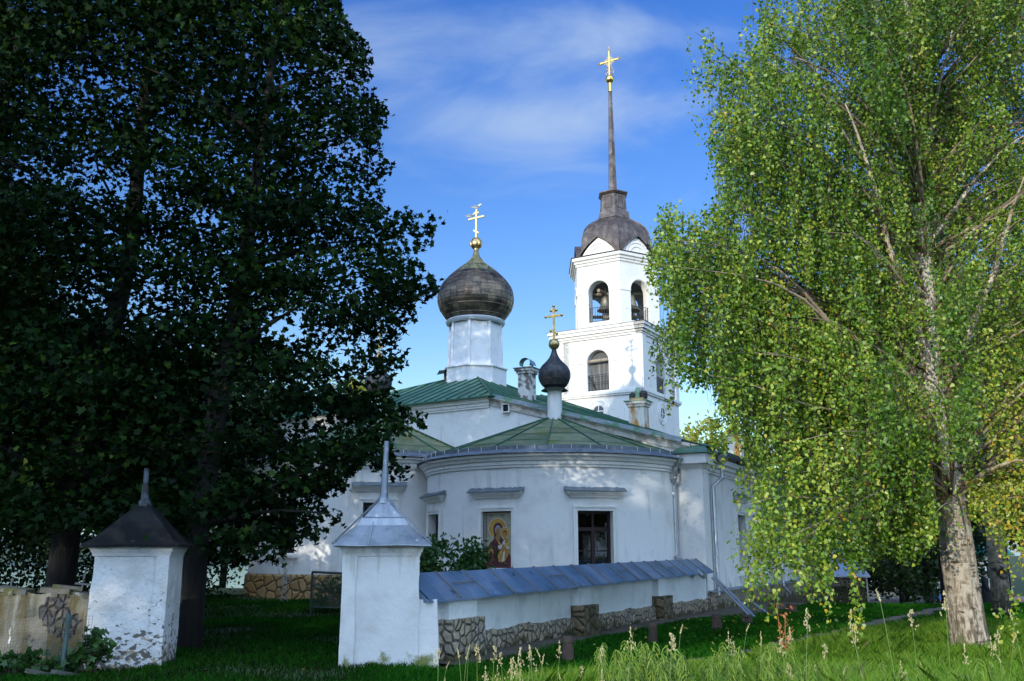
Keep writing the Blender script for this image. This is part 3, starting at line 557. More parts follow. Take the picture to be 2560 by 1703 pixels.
m.box(4.36, QU+.06, -.14, .52, .0, 4.2); m.frustum((4.36, QU+.06, -.14, .52, 4.201), (4.24, QU+.16, -.26, .62, 4.36)); m.box(4.16, QU+.24, -.34, .68, 4.362, 4.66)
pil = m.build('corner_pilaster', TRIM, church)
m = MB(CH); m.frustum((4.06, QU+.34, -.44, .8, 4.67), (4.5, QU+.1, .1, .5, 5.0)); m.build('pilaster_roof', GREEN2, pil)
# lean-to roof: ruled from the verge over the gable to the section behind the drum
zsec = lambda u: 4.98+(QU-u)*.372
m = MB(CH); NU, vv = 30, [-.06, 1.2, 2.6, 4.5, 9, 14, SL]
def lz(u, v): t = min(1, max(0, v/4.5)); return (zv(u)+.03)*(1-t)+min(zsec(u), 8.7)*t
uu = [-2.6+(QU+.35+2.6)*i/NU for i in range(NU+1)]
for i in range(NU):
    for j in range(len(vv)-1):
        if vv[j+1] <= 4.5 or True: m.add([(uu[i], vv[j], lz(uu[i], vv[j])), (uu[i+1], vv[j], lz(uu[i+1], vv[j])), (uu[i+1], vv[j+1], lz(uu[i+1], vv[j+1])), (uu[i], vv[j+1], lz(uu[i], vv[j+1]))], [(0, 1, 2, 3)])
for v in np.arange(.4, SL, .55)+np.random.default_rng(2).normal(0, .05, len(np.arange(.4, SL, .55))): m.bar((-2.6, v, lz(-2.6, v)+.02), (QU+.3, v, lz(QU+.3, v)+.02), .03, .045, 1)
roof = m.build('lean_to_roof', [GREEN2, SEAM], church)
m = MB(CH); m.add([(-2.5, -.2, zv(-2.5)-.02), (QU-.55, -.2, zv(QU-.55)-.02), (QU-.55, .0, zv(QU-.55)+.12), (-2.5, .0, zv(-2.5)+.12), (-2.5, -.2, zv(-2.5)-.06), (QU-.55, -.2, zv(QU-.55)-.06)], [(0, 1, 2, 3), (0, 1, 5, 4)])
m.build('verge_flashing', mat('painted_verge_sheet', (.22, .26, .25), .5, .3, layers=[((.10, .20, .10), 2, .48, .62), ((.33, .36, .38), 5, .52, .7)]), roof)
m = MB(SIDE); vs = []; g = 10
for x in (.3, SL): vs += [(x, -.40+.085*math.cos(math.pi*k/g+math.pi), 4.78+.085*math.sin(math.pi*k/g+math.pi)) for k in range(g+1)]
m.add(vs, [(k, k+1, g+2+k, g+1+k) for k in range(g)]); m.add([vs[k] for k in range(g+1)], [list(range(g+1))]); m.build('eaves_gutter', GALVD, roof)
# main apse
EO = CB @ Vector((-5.1, 0, 0)); MA = frame((EO.x, EO.y), 33)
w2 = [(-43, 1.0, 1.7, 3.3), (0, 1.0, 1.7, 3.3), (43, 1.0, 1.7, 3.3)]
apse(MA, 4.4, .7, 1.0, 4.40, 6.75, w2, church, STONEY, 9, GREEN)
for a, w, z0, z1 in w2: window(apwin(MA, 4.4, a, w), w, z0, z1, church, curtain=False, hoodw=1.75, hoodz=3.66)
m = MB(CB); rnd = random.Random(3)
for i in range(90):
    t = rnd.random(); x = -5.1+.3+t*4.1; z = 6.75-(x+5.1)*.44+.1; m.ball((x, -.05-rnd.random()*.1, z), .05+.05*rnd.random(), 6)
m.build('moss_growth', MOSS, church)
# drum and onion dome
DC = CB @ Vector((DX, DY, 0)); MD = frame((DC.x, DC.y), 33) @ rz(22.5)
def octring(prof, mb, mi=0, n=8): mb.lathe(prof, n, mi=mi)
m = MB(MD); octring([(1.33, 7.9), (1.30, 9.02), (1.38, 9.05), (1.38, 9.10), (1.12, 9.16), (1.07, 11.0)], m)
for k in range(8):
    t = k*math.pi/4; m.bar((1.12*math.cos(t), 1.12*math.sin(t), 9.15), (1.08*math.cos(t), 1.08*math.sin(t), 11.0), .10, .10)
    m.bar((1.31*math.cos(t), 1.31*math.sin(t), 8.0), (1.31*math.cos(t), 1.31*math.sin(t), 9.03), .03, .03)
drum = m.build('drum', mat('white_painted_sheet', (.72, .725, .73), .75, .0, layers=[((.60, .61, .62), 2.5, .5, .7), ((.5, .47, .42), 7, .66, .72)], bump=[(4, .008)]), church)
m = MB(MD); octring([(1.10, 10.98), (1.22, 11.02), (1.26, 11.10), (1.20, 11.17), (1.06, 11.2)], m, n=24); m.build('drum_cornice', mat('grey_painted_cornice', (.55, .58, .60), .5, .2), drum)
hm = MB(MD @ rz(202.5)); hm.box(1.18, 1.222, -.30, .10, 8.62, 8.98); h_ = hm.build('hatch_black_panel', DARK, drum); hm = MB(MD @ rz(202.5)); hm.bar((1.24, -.05, 8.63), (1.24, -.16, 8.96), .07, .03); hm.build('plank', WOOD, h_)  # black panel on the drum drawn as the hatch's shaded inside
hm = MB(MD @ rz(202.5)); hm.add([(1.2, -.45, 9.0), (1.2, .2, 9.0), (1.52, .2, 8.96), (1.52, -.5, 8.93), (1.2, -.45, 9.02), (1.2, .2, 9.02), (1.52, .2, 8.98), (1.52, -.5, 8.95)], [(0, 1, 2, 3), (4, 5, 6, 7), (2, 3, 7, 6)]); hm.build('hatch_lid', GALV, drum)
PR = [(1.08, 11.15), (1.27, 11.33), (1.50, 11.66), (1.585, 11.95), (1.60, 12.2), (1.565, 12.45), (1.45, 12.7), (1.20, 13.02), (.82, 13.38), (.52, 13.62), (.31, 13.80), (.20, 13.97), (.13, 14.15), (.10, 14.36)]
def onion(mb, pr, n, rib=.012, mi=0, top=99, mi2=0):
    for i in range(len(pr)-1):
        mb.lathe([pr[i], pr[i+1]], n, mi=(mi2 if pr[i][1] >= top else mi))
    for i in range(2, len(pr)-2, 2):
        if pr[i][0] > .35*pr[len(pr)//2][0]: mb.lathe([(pr[i][0]+.0, pr[i][1]-rib*.8), (pr[i][0]+rib*.8, pr[i][1]-rib*.7), (pr[i][0]+rib*.7, pr[i][1]+rib*.5), (pr[i][0]-.004, pr[i][1]+rib*.8)], n, mi=(mi2 if pr[i][1] >= top else mi))
    for k in range(n):
        t = 2*math.pi*k/n
        for i in range(len(pr)-1):
            (r0, z0), (r1, z1) = pr[i], pr[i+1]
            if r1 < .12*pr[3][0]: continue
            mb.bar((r0*math.cos(t), r0*math.sin(t), z0), (r1*math.cos(t), r1*math.sin(t), z1), rib, rib*1.6, mi2 if z0 >= top else mi)
def refine(pr, k=2):
    P = np.array(pr); out = []
    for i in range(len(P)-1):
        p0, p1, p2, p3 = P[max(i-1, 0)], P[i], P[i+1], P[min(i+2, len(P)-1)]
        for j in range(k):
            t = j/k; out.append(tuple(.5*((2*p1)+(-p0+p2)*t+(2*p0-5*p1+4*p2-p3)*t*t+(-p0+3*p1-3*p2+p3)*t**3)))
    return out+[tuple(P[-1])]
m = MB(frame((DC.x, DC.y), 33)); onion(m, refine(PR), 30, .018, 0, 13.1, 1); dome = m.build('onion_dome', [COPPER, COPTOP], church, smooth=14)
m = MB(frame((DC.x, DC.y), 0)); m.ball((0, 0, 14.62), .26, 20, sz=1.05); m.lathe([(.10, 14.3), (.11, 14.4)], 10)
for k in range(12): t = k*math.pi/6; m.tube([(.262*math.cos(t)*math.sin(a), .262*math.sin(t)*math.sin(a), 14.62-.273*math.cos(a)) for a in np.linspace(.15, 3.0, 9)], .006, 4)
m.build('ball', OLDGOLD, dome, smooth=True)
def cross3(mb, z, h, w, b, d):                # three-barred cross standing at height z in the frame x-z
    mb.box(-b/2, b/2, -d/2, d/2, z, z+h); zm = z+h*.70; e = .002
    mb.box(-w/2, w/2, -d/2-e, d/2+e, zm-b/2, zm+b/2); mb.box(-w*.16, w*.16, -d/2-e, d/2+e, z+h*.87-b/2, z+h*.87+b/2)
    s = w*.17; zl = z+h*.22; mb.add([(x, y, zl+k*b/2-x*.55) for x in (-s, s) for y in (-d/2-e, d/2+e) for k in (-1, 1)], [(0, 1, 3, 2), (4, 6, 7, 5), (0, 4, 5, 1), (2, 3, 7, 6), (0, 2, 6, 4), (1, 5, 7, 3)])
m = MB(frame((DC.x, DC.y), 33)); cross3(m, 14.88, 1.3, .82, .075, .06); m.build('cross', mat('cream_gilt_cross', (.80, .62, .30), .4, .6), dome)
# two small apse cupolas
def cupola(cx, cy, z, s, ori):
    M = Matrix.Translation((cx, cy, z)) @ Matrix.Scale(s, 4) @ rz(-ori)
    m = MB(M); m.lathe([(.245, -.25), (.245, .96), (.28, .97)], 24); d = m.build('cupola_drum', WHITEPAINT, church, smooth=True)
    m = MB(M); m.lathe([(.46, .93), (.36, 1.0), (.26, 1.06)], 24)
    pr = [(.30, 1.02), (.42, 1.12), (.52, 1.30), (.545, 1.46), (.52, 1.62), (.42, 1.78), (.28, 1.92), (.17, 2.06), (.10, 2.22), (.07, 2.36)]
    onion(m, refine(pr), 20, .008); c = m.build('cupola_dome', DARKCU, d, smooth=16)
    m = MB(M); m.ball((0, 0, 2.53), .19, 18); m.lathe([(.06, 2.32), (.06, 2.4)], 8); m.build('ball', OLDGOLD, d, smooth=True)
    m = MB(M); z0 = 2.70
    cross3(m, z0, 1.18, .60, .065, .05)
    for x, zz in ((-.30, z0+1.18*.70), (.30, z0+1.18*.70), (0, z0+1.18), (-.10, z0+1.18*.87), (.10, z0+1.18*.87), (-.11, z0+.32), (.11, z0+.2)): m.ball((x, 0, zz), .055, 8)
    m.build('cross', GOLD, d)
cupola(CO[0]+.03, CO[1]-.2, 6.08, 1., 28); cupola(EO.x, EO.y-.25, 6.62, .95, 33)
# chimneys
def chimney(M, w, d, z0, z1, mm, cowlmat, kind):
    m = MB(M); m.frustum((-w/2-.12, w/2+.12, -d/2-.12, d/2+.12, z0), (-w/2-.12, w/2+.12, -d/2-.12, d/2+.12, z0+.22)); m.frustum((-w/2-.12, w/2+.12, -d/2-.12, d/2+.12, z0+.22), (-w/2, w/2, -d/2, d/2, z0+.40)); m.box(-w/2, w/2, -d/2, d/2, z0+.4, z1-.2)
    m.box(-w/2-.05, w/2+.05, -d/2-.05, d/2+.05, z1-.2, z1-.1); m.box(-w/2-.1, w/2+.1, -d/2-.1, d/2+.1, z1-.099, z1)
    ch = m.build('chimney', mm, church)
    m = MB(M); m.box(-w/2-.15, w/2+.15, -d/2-.15, d/2+.15, z1+.001, z1+.025)
    if kind == 0:
        N = 14; vs = []
        for k in range(N+1): t = math.pi*(-.15+1.3*k/N); vs += [(.22*math.cos(t), y, z1+.20+.2*math.sin(t)) for y in (-d/2+.05, d/2-.1)]
        m.add(vs, [(2*k, 2*k+2, 2*k+3, 2*k+1) for k in range(N)])
        m.add([(.2, -d/2+.02, z1+.3), (.28, -d/2+.02, z1+.12), (.28, d/2, z1+.12), (.2, d/2, z1+.3)], [(0, 1, 2, 3)])
    else:
        m.box(-w/2+.02, w/2-.02, -d/2+.02, d/2-.02, z1+.026, z1+.13, 1)
        for cx, rr, hh, mi in ((-.2, .14, .24, 2), (.22, .15, .28, 2), (0, .12, .42, 0)):
            m.lathe([(rr, z1+.13), (rr*1.05, z1+.13+hh*.6), (rr*.55, z1+.13+hh)], 10, (cx, -.02), mi=mi)
            m.lathe([(rr*.55, z1+.13+hh), (.01, z1+.14+hh)], 10, (cx, -.02), mi=mi)
    m.build('cowl', cowlmat, ch)
SOOT = mat('sooty_chimney_plaster', (.62, .61, .58), .95, layers=[((.16, .145, .13), 4.2, .47, .58), ((.10, .09, .08), 3, .60, .66)], bump=[(6, .03), (25, .008)])
RUST_SUN = mat('rust_and_sunglow_chimney_plaster', (.72, .69, .63), .9, layers=[((.55, .24, .05), 3.0, .50, .62, (1, 1, .3)), ((.30, .22, .16), 8, .66, .72)], bump=[(10, .01)])  # orange rust stains strengthened to give the chimney a sunlit warmth
chimney(frame((.55, 33.0), 28), .50, .48, 6.55, 8.33, SOOT, mat('blue_grey_cowl', (.25, .3, .34), .4, .6), 0)
chimney(frame((4.72, 33.6), 28), .60, .5, 5.6, 7.2, RUST_SUN, [mat('green_patina_cowl', (.22, .36, .24), .6, .3), mat('rusty_sheet', (.33, .24, .12), .7, layers=[((.42, .20, .06), 6, .48, .62), ((.13, .26, .17), 4, .6, .68)]), mat('black_cowl', (.02, .02, .02), .5)], 1)
chimney(frame((10.2, 41.5), 28), .6, .5, 4.6, 6.9, RUST_SUN, MATS['rusty_sheet'], 0)
# downpipes
def downpipe(pts, r, fun, root, clamps=()):
    m = MB(); m.tube(pts, r, 12)
    for i, p in enumerate(pts[1:-1]): m.ball(p, r*1.06, 10)
    for a, b, t in clamps:
        q = Vector(pts[a]).lerp(Vector(pts[b]), t); m.M = Matrix.Translation(q); m.lathe([(r*1.25, -.02), (r*1.25, .02)], 12); m.M = None
    d = m.build('downpipe', PIPE, root, smooth=35)
    m = MB(); f = Vector(fun); m.M = Matrix.Translation(f); m.lathe([(r*.95, -.38), (r*1.0, -.28), (.19, -.07), (.19, .02), (.175, .02), (.09, -.25)], 14); m.build('funnel', PIPE, d, smooth=35)
cp = lambda u, v, z: CH @ Vector((u, v, z))
downpipe([cp(4.32, -.50, 4.30), cp(4.30, -.48, 3.93), cp(4.17, -.34, 3.72), cp(4.16, -.34, 1.62), cp(4.9, -1.0, 1.28), cp(5.36, -1.6, 1.04)], .062, cp(4.32, -.50, 4.56), church, [(2, 3, .12), (2, 3, .5), (2, 3, .86)])
downpipe([cp(5.36, .95, 4.44), cp(5.36, .95, 4.0), cp(5.10, .78, 3.72), cp(5.10, .78, .45)], .062, cp(5.37, .95, 4.70), church, [(2, 3, .3), (2, 3, .68)])
downpipe([cp(5.36, 10.0, 4.4), cp(5.36, 10.0, 4.0), cp(5.12, 9.9, 3.7), cp(5.12, 9.9, .45), cp(5.5, 9.3, .2)], .06, cp(5.37, 10.0, 4.70), church, [(2, 3, .3)])
downpipe([cp(5.36, 19.4, 4.4), cp(5.36, 19.4, 4.0), cp(5.12, 19.4, 3.7), cp(5.12, 19.4, .2)], .06, cp(5.37, 19.4, 4.70), church, [(2, 3, .3)])
q0 = at(1048, 1172, 30.6); q1 = at(1060, 1205, 30.8); q2 = at(1060, 1420, 30.8)
downpipe([(q0[0]-.12, 30.5, 4.5), (q0[0]-.1, 30.5, 4.15), (q1[0], 30.75, 3.75), (q1[0]-.02, 30.75, .5)], .06, (q0[0]-.12, 30.5, 4.72), church, [(2, 3, .25), (2, 3, .6)])

# ------------------------------------------------------------------ painted icon in the apse niche
Mi = apwin(CH, 4.18, 1.6, .97) @ T3((0, .10, WZ0))
icon = thing('icon_painting', 'painted panel of a haloed woman in dark red holding a child, in the apse niche', 'painting', tuple(Mi @ Vector((0, 0, 0))))
IW, IH = .485, WZ1-WZ0
m = MB(Mi); m.box(-IW, IW, 0, .05, 0, IH); m.build('panel', mat('pale_olive_ground', (.33, .33, .24), .6, layers=[((.27, .27, .20), 3, .45, .6)]), icon)
PW = {k: paint('icon_'+k, c, .6, layers=l) for k, c, l in (('maroon', (.055, .010, .012), [((.10, .02, .018), 9, .5, .62, (1, 1, .4))]), ('red', (.15, .022, .018), [((.12, .015, .015), 10, .5, .65, (1, 1, .3))]), ('gold', (.46, .25, .045), [((.38, .20, .035), 4, .5, .65)]), ('ochre', (.36, .18, .03), [((.52, .34, .11), 14, .52, .6, (1, 1, .5))]), ('face', (.33, .19, .075), [((.22, .11, .04), 16, .5, .65)]), ('dark', (.02, .008, .006), []), ('blue', (.20, .30, .40), []), ('pale', (.55, .53, .48), []), ('edge', (.12, .018, .015), []))}
def ell(cx, cz, rx, rz_, n=28, t0=0): return [(cx+rx*math.cos(2*math.pi*k/n+t0), cz+rz_*math.sin(2*math.pi*k/n+t0)) for k in range(n)]
def flat(mb, pts, lay, mi): mb.add([(x*2*IW-IW, -.001-.0012*lay, z*IH) for x, z in pts], [list(range(len(pts)))], mi)
# coordinates: 0..1 across and up the panel
m = MB(Mi)
for x0, x1 in ((0, .022), (.105, .125), (.985, 1)): flat(m, [(x0, 0), (x1, 0), (x1, 1), (x0, 1)], 1, 0)
flat(m, [(0, .975), (1, .975), (1, 1), (0, 1)], 2, 0)
m.build('border', PW['edge'], icon)
m = MB(Mi); flat(m, [(.03, 0), (.10, 0), (.10, .97), (.03, .97)], 1, 0)
for k in range(15): z = .03+k*.063; flat(m, [(.045, z), (.085, z+.008), (.08, z+.045), (.05, z+.04)], 2, 1); flat(m, [(.058, z+.05), (.072, z+.05), (.072, z+.057), (.058, z+.057)], 2, 1)
m.build('ornament_band', [paint('icon_grey', (.25, .27, .24)), paint('icon_grey_green', (.13, .17, .13))], icon)
m = MB(Mi); flat(m, ell(.48, .70, .305, .185), 1, 1); flat(m, ell(.48, .70, .29, .175), 2, 0); m.build('halo', [PW['gold'], PW['pale']], icon)
m = MB(Mi)
flat(m, [(.125, 0), (.125, .10), (.13, .25), (.17, .37), (.24, .44), (.36, .50), (.38, .58), (.345, .66), (.36, .74), (.42, .785), (.50, .80), (.58, .785), (.635, .74), (.655, .67), (.62, .585), (.64, .52), (.72, .46), (.80, .40), (.86, .27), (.96, .16), (.975, 0)], 3, 0)
flat(m, [(.13, .0), (.13, .22), (.25, .28), (.32, .22), (.28, .0)], 4, 1); flat(m, [(.86, .0), (.84, .14), (.90, .20), (.965, .13), (.97, 0)], 4, 1)
flat(m, [(.14, .24), (.24, .345), (.33, .33), (.36, .26), (.31, .24), (.26, .295), (.15, .215)], 5, 3)
flat(m, [(.40, .53), (.44, .56), (.62, .40), (.585, .375)], 5, 3)
flat(m, ell(.50, .665, .10, .085), 4, 5); flat(m, ell(.505, .645, .078, .078), 5, 2); flat(m, [(.45, .58), (.56, .58), (.58, .50), (.50, .475), (.43, .51)], 5, 2)
flat(m, [(.455, .655), (.49, .66), (.49, .667), (.455, .664)], 6, 4); flat(m, [(.525, .66), (.56, .655), (.56, .664), (.525, .667)], 6, 4); flat(m, [(.503, .66), (.513, .66), (.522, .622), (.505, .618)], 6, 4); flat(m, [(.485, .600), (.53, .600), (.525, .607), (.49, .607)], 6, 0)
flat(m, [(.50, .395), (.60, .40), (.66, .44), (.64, .36), (.58, .325), (.52, .335)], 6, 6)
m.build('woman_figure', [PW['maroon'], PW['red'], PW['face'], PW['ochre'], PW['dark'], PW['blue'], PW['pale']], icon)
m = MB(Mi); flat(m, ell(.735, .615, .17, .10), 5, 1); flat(m, ell(.735, .615, .158, .092), 6, 0); m.build('child_halo', [PW['gold'], PW['pale']], icon)
m = MB(Mi)
flat(m, [(.52, .12), (.50, .25), (.58, .31), (.66, .36), (.68, .47), (.72, .52), (.80, .53), (.86, .47), (.885, .38), (.86, .27), (.82, .20), (.74, .12), (.66, .11), (.66, .09), (.56, .11)], 7, 0)
flat(m, ell(.735, .605, .062, .052), 7, 2); flat(m, ell(.73, .59, .05, .045), 8, 1); flat(m, [(.70, .55), (.76, .55), (.77, .51), (.70, .51)], 8, 1)
flat(m, [(.66, .46), (.74, .50), (.73, .41), (.66, .42)], 8, 3); flat(m, [(.64, .12), (.68, .28), (.74, .30), (.71, .12)], 8, 3); flat(m, [(.62, .345), (.68, .37), (.76, .36), (.72, .32)], 9, 1); flat(m, ell(.83, .36, .045, .03), 9, 3)
flat(m, [(.705, .595), (.72, .597), (.72, .602), (.705, .60)], 9, 2); flat(m, [(.745, .597), (.76, .595), (.76, .60), (.745, .602)], 9, 2)
m.build('child_figure', [PW['ochre'], PW['face'], PW['dark'], PW['pale']], icon)
def text(s, M, size, material, parent, name='lettering'):
    c = bpy.data.curves.new(name, 'FONT'); c.body = s; c.size = size; c.align_x = 'CENTER'; o = bpy.data.objects.new(name, c); sc.collection.objects.link(o)
    bpy.context.view_layer.update(); me = bpy.data.meshes.new_from_object(o.evaluated_get(bpy.context.evaluated_depsgraph_get())); bpy.data.objects.remove(o)
    off = Vector(parent.location); me.transform(Matrix.Translation(-off) @ M @ Matrix.Rotation(R(90), 4, 'X')); me.materials.clear(); me.materials.append(material)
    o = bpy.data.objects.new(name, me); sc.collection.objects.link(o); o.parent = parent; return o
for s, x, z, h in (('\u041c\u0420', .28, .905, .09), ('\u0398\u0423', .66, .905, .09), ('\u0406\u0421 \u0425\u0421', .885, .735, .055)): text(s, Mi @ T3(((x-.5)*2*IW, -.004, z*IH)), h, PW['edge'], icon)

# ------------------------------------------------------------------ bell tower
TC = (6.50, 54.9); TW = frame(TC, 31)
tower = thing('bell_tower', 'tall white bell tower with a hexagonal belfry, brown dome and dark needle spire', 'bell tower', (TC[0], TC[1], 0))
def arch_wall(mb, w, z0, z1, ow, zs, zp, th, n=14, back=1.0, mi=0):
    """wall in the x-z plane, y inward, with a round-headed opening ow wide, sill zs, springing zp"""
    r = ow/2
    for y, k in ((0, 1.), (th, back)):
        h = w/2*k; q = lambda x, z: (x, y, z)
        mb.add([q(-h, z0), q(-r, z0), q(-r, z1), q(-h, z1)], [(0, 1, 2, 3)], mi); mb.add([q(r, z0), q(h, z0), q(h, z1), q(r, z1)], [(0, 1, 2, 3)], mi)
        if zs > z0: mb.add([q(-r, z0), q(r, z0), q(r, zs), q(-r, zs)], [(0, 1, 2, 3)], mi)
        for i in range(n):
            a, b = math.pi*i/n, math.pi*(i+1)/n; xa, xb = -r*math.cos(a), -r*math.cos(b); mb.add([q(xa, zp+r*math.sin(a)), q(xb, zp+r*math.sin(b)), q(xb, z1), q(xa, z1)], [(0, 1, 2, 3)], mi)
    out = [(-r, zs), (-r, zp)]+[(-r*math.cos(math.pi*i/n), zp+r*math.sin(math.pi*i/n)) for i in range(1, n)]+[(r, zp), (r, zs)]
    N = len(out); mb.add([(x, y, z) for y in (0, th) for x, z in out], [(i, (i+1) % N, (i+1) % N+N, i+N) for i in range(N)], mi)
HS = 2.8; ZB, ZL, ZU = 10.62, 14.12, 18.86
faces = [TW @ rz(90*k) @ T3((0, -HS, 0)) for k in range(4)]        # east, north, west, south
m = MB()
for k, F in enumerate(faces):
    m.M = F
    if k < 2: arch_wall(m, 2*HS, ZB+.2, ZL, 1.40, 11.0, 12.74, .9, back=.68)
    else: m.box(-HS, HS, 0, .9, ZB+.2, ZL)
    m.add([(-HS, 0, 0), (HS, 0, 0), (HS, 0, ZB+.2), (-HS, 0, ZB+.2)], [(0, 1, 2, 3)])
m.build('lower_tier', TOWERP, tower)
m = MB(TW); m.box(-HS+.1, HS-.1, -HS+.1, HS-.1, 10.80, 10.94); m.build('landing', WOOD, tower)
m = MB()
for k, F in enumerate(faces):
    m.M = F; e = .001*k
    m.box(-HS-.10, HS+.10, -.10-e, .2, ZB, ZB+.10); m.box(-HS-.16, HS+.16, -.16-e, .2, ZB+.101, ZB+.27)
    if k < 2:                                                        # pilasters, frieze lines and the arch surround of the tier
        for s in (-1, 1):
            m.box(s*(HS-.28)-.28, s*(HS-.28)+.28-(.0), -.07, .02, ZB+.272, ZL); m.box(s*1.62-.02, s*1.62+.02, -.035, .01, ZB+.5, 13.45)
            m.box(s*1.16-.40, s*1.16+.40, -.05, .02, 12.68, 12.78)
        m.box(-1.64, 1.64, -.035, .01, 13.45, 13.49)
        m.box(-2.2, 2.2, -.03, .01, 13.78, 13.82)
        N = 14; 
        for i in range(N):
            a, b = math.pi*i/N, math.pi*(i+1)/N
            m.add([(-rr*math.cos(t), y, 12.78+rr*math.sin(t)) for t in (a, b) for rr in (.72, .86) for y in (-.05, .01)], [(0, 2, 6, 4), (2, 3, 7, 6), (0, 1, 5, 4)])
    for d, z0, z1 in ((.10, ZL, ZL+.12), (.18, ZL+.12, ZL+.26), (.30, ZL+.261, ZL+.46), (.38, ZL+.462, ZL+.64)): m.box(-HS-d, HS+d, -d-e, .3, z0, z1)
m.build('lower_mouldings', TOWERP, tower)
m = MB(TW); m.frustum((-HS-.44, HS+.44, -HS-.44, HS+.44, ZL+.645), (-2.3, 2.3, -2.3, 2.3, ZL+.80)); m.build('tier_roof', BROWN, tower)
# belfry: six faces, a corner towards the camera
HR = 2.86; HB = frame(TC, 1.0); ZH = ZL+.70; ap = HR*math.cos(R(30)); fw = HR
hf = [HB @ rz(60*k-30) @ T3((0, -ap, 0)) for k in range(6)]
m = MB()
for F in hf: m.M = F; arch_wall(m, fw, ZH, ZU, 1.36, ZH+.42, 17.12, .55, back=1-.55*.577*2/fw)
m.build('belfry_wall', TOWERP, tower)
m = MB()
for k, F in enumerate(hf):
    m.M = F
    for s in (-1, 1): m.box(s*1.055-.375, s*1.055+.375, -.045, .02, 17.05, 17.15)
    N = 14
    for i in range(N):
        a, b = math.pi*i/N, math.pi*(i+1)/N
        m.add([(-rr*math.cos(t), y, 17.15+rr*math.sin(t)) for t in (a, b) for rr in (.69, .84) for y in (-.05, .01)], [(0, 2, 6, 4), (2, 3, 7, 6), (0, 1, 5, 4)])
m.M = HB @ rz(-90); k_ = 1/math.cos(R(30))
m.lathe([(HR+.0, ZU-.05), (HR+.10, ZU), (HR+.10, ZU+.12), (HR+.20, ZU+.15), (HR+.20, ZU+.27), (HR+.34, ZU+.32), (HR+.36, ZU+.50), (HR-.3, ZU+.54)], 6)
m.build('belfry_mouldings', TOWERP, tower)
m = MB(HB @ rz(-90)); m.lathe([(HR+.42, ZU+.545), (HR+.42, ZU+.565), (HR-.5, ZU+.66)], 6); m.build('belfry_eaves', BROWN, tower)
m = MB(HB @ rz(-90)); m.lathe([(HR-.3, ZH+.32), (.01, ZH+.33)], 6); m.lathe([(HR-.3, ZH+.27), (.01, ZH+.26)], 6); m.build('belfry_floor', WOOD, tower)
for k, F in enumerate(hf):
    if k not in (0, 1, 5): continue
    m = MB(F); z = ZH+.42
    for zz in (z+.06, z+.92): m.box(-.68, .68, .10, .13, zz, zz+.03)
    for i in range(9): x = -.62+i*.155; m.box(x-.011, x+.011, .105, .125, z+.06, z+.95)
    m.build('railing', IRON, tower)
m = MB(faces[0]); 
for zz in (11.05, 11.5, 11.95): m.box(-.70, .70, .12, .15, zz, zz+.035)
for i in range(7): x = -.63+i*.21; m.box(x-.015, x+.015, .12, .15, 11.0, 11.98)
m.bar((-.62, .05, 11.95), (-.3, .35, 11.05), .05, .05); m.build('railing', IRON, tower)
m = MB(faces[1]); 
for zz in (11.05, 11.95): m.box(-.70, .70, .12, .15, zz, zz+.035)
for i in range(9): x = -.63+i*.157; m.box(x-.015, x+.015, .12, .15, 11.0, 11.98)
m.build('railing', IRON, tower)
m = MB(faces[0]); m.box(-.7, .7, .45, .5, 11.0, 13.4); m.build('louvre_screen', mat('grey_screen', (.10, .10, .10), .9, layers=[((.2, .19, .17), 6, .5, .65, (1, 1, .1))]), tower)
m = MB(faces[0]); m.tube([(-.72, .12, 12.80), (.72, .12, 12.83)], .10, 8); m.build('beam', WOOD, tower)
for k in range(2):
    F = faces[k] @ T3((0, 0, 9.78))
    m = MB(F @ Matrix.Rotation(R(90), 4, 'X')); m.lathe([(.36, -.2), (.36, .05), (.44, .06), (.46, .03), (.56, .03), (.58, .06), (.68, .05), (.70, -.01)], 32)
    rw = m.build('round_window', TOWERP, tower, smooth=30)
    m = MB(F @ Matrix.Rotation(R(90), 4, 'X')); m.lathe([(.37, .004), (.001, .004)], 28); m.build('pane', mat('dark_sky_glass', (.05, .055, .055), .15), rw)
    m = MB(F); m.box(-.36, .36, -.03, -.006, -.02, .02); m.box(-.02, .02, -.032, -.007, -.36, .36)
    N = 28; m.add([(rr*math.cos(2*math.pi*i/N), y, rr*math.sin(2*math.pi*i/N)) for i in range(N) for rr in (.33, .37) for y in (-.03,)], [(2*i, 2*i+1, (2*i+3) % (2*N), (2*i+2) % (2*N)) for i in range(N)])
    m.build('window_bars', WHITEPAINT, rw)
# belfry dome, gables, lantern, spire
m = MB(HB @ rz(-90)); DP = refine([(2.50, ZU+.6), (2.47, 20.4), (2.40, 20.9), (2.23, 21.4), (1.90, 21.82), (1.50, 22.10), (1.10, 22.36), (.95, 22.5)], 3)
for i in range(len(DP)-1):
    for k in range(6):
        n = 7; t0, t1 = k*math.pi/3, (k+1)*math.pi/3
        A0 = [Vector((DP[i][0]*math.cos(t0), DP[i][0]*math.sin(t0), DP[i][1])).lerp(Vector((DP[i][0]*math.cos(t1), DP[i][0]*math.sin(t1), DP[i][1])), j/n) for j in range(n+1)]
        A1 = [Vector((DP[i+1][0]*math.cos(t0), DP[i+1][0]*math.sin(t0), DP[i+1][1])).lerp(Vector((DP[i+1][0]*math.cos(t1), DP[i+1][0]*math.sin(t1), DP[i+1][1])), j/n) for j in range(n+1)]
        for j in range(n):
            m.add([A0[j], A0[j+1], A1[j+1], A1[j]], [(0, 1, 2, 3)], 0, pv=((i//3*7+j*13+k*5) % 11)/11)
            if j: m.bar(A0[j], A1[j], .02, .03)
        m.bar(A0[0], A1[0], .06, .07)
m.build('belfry_dome', BROWN, tower)
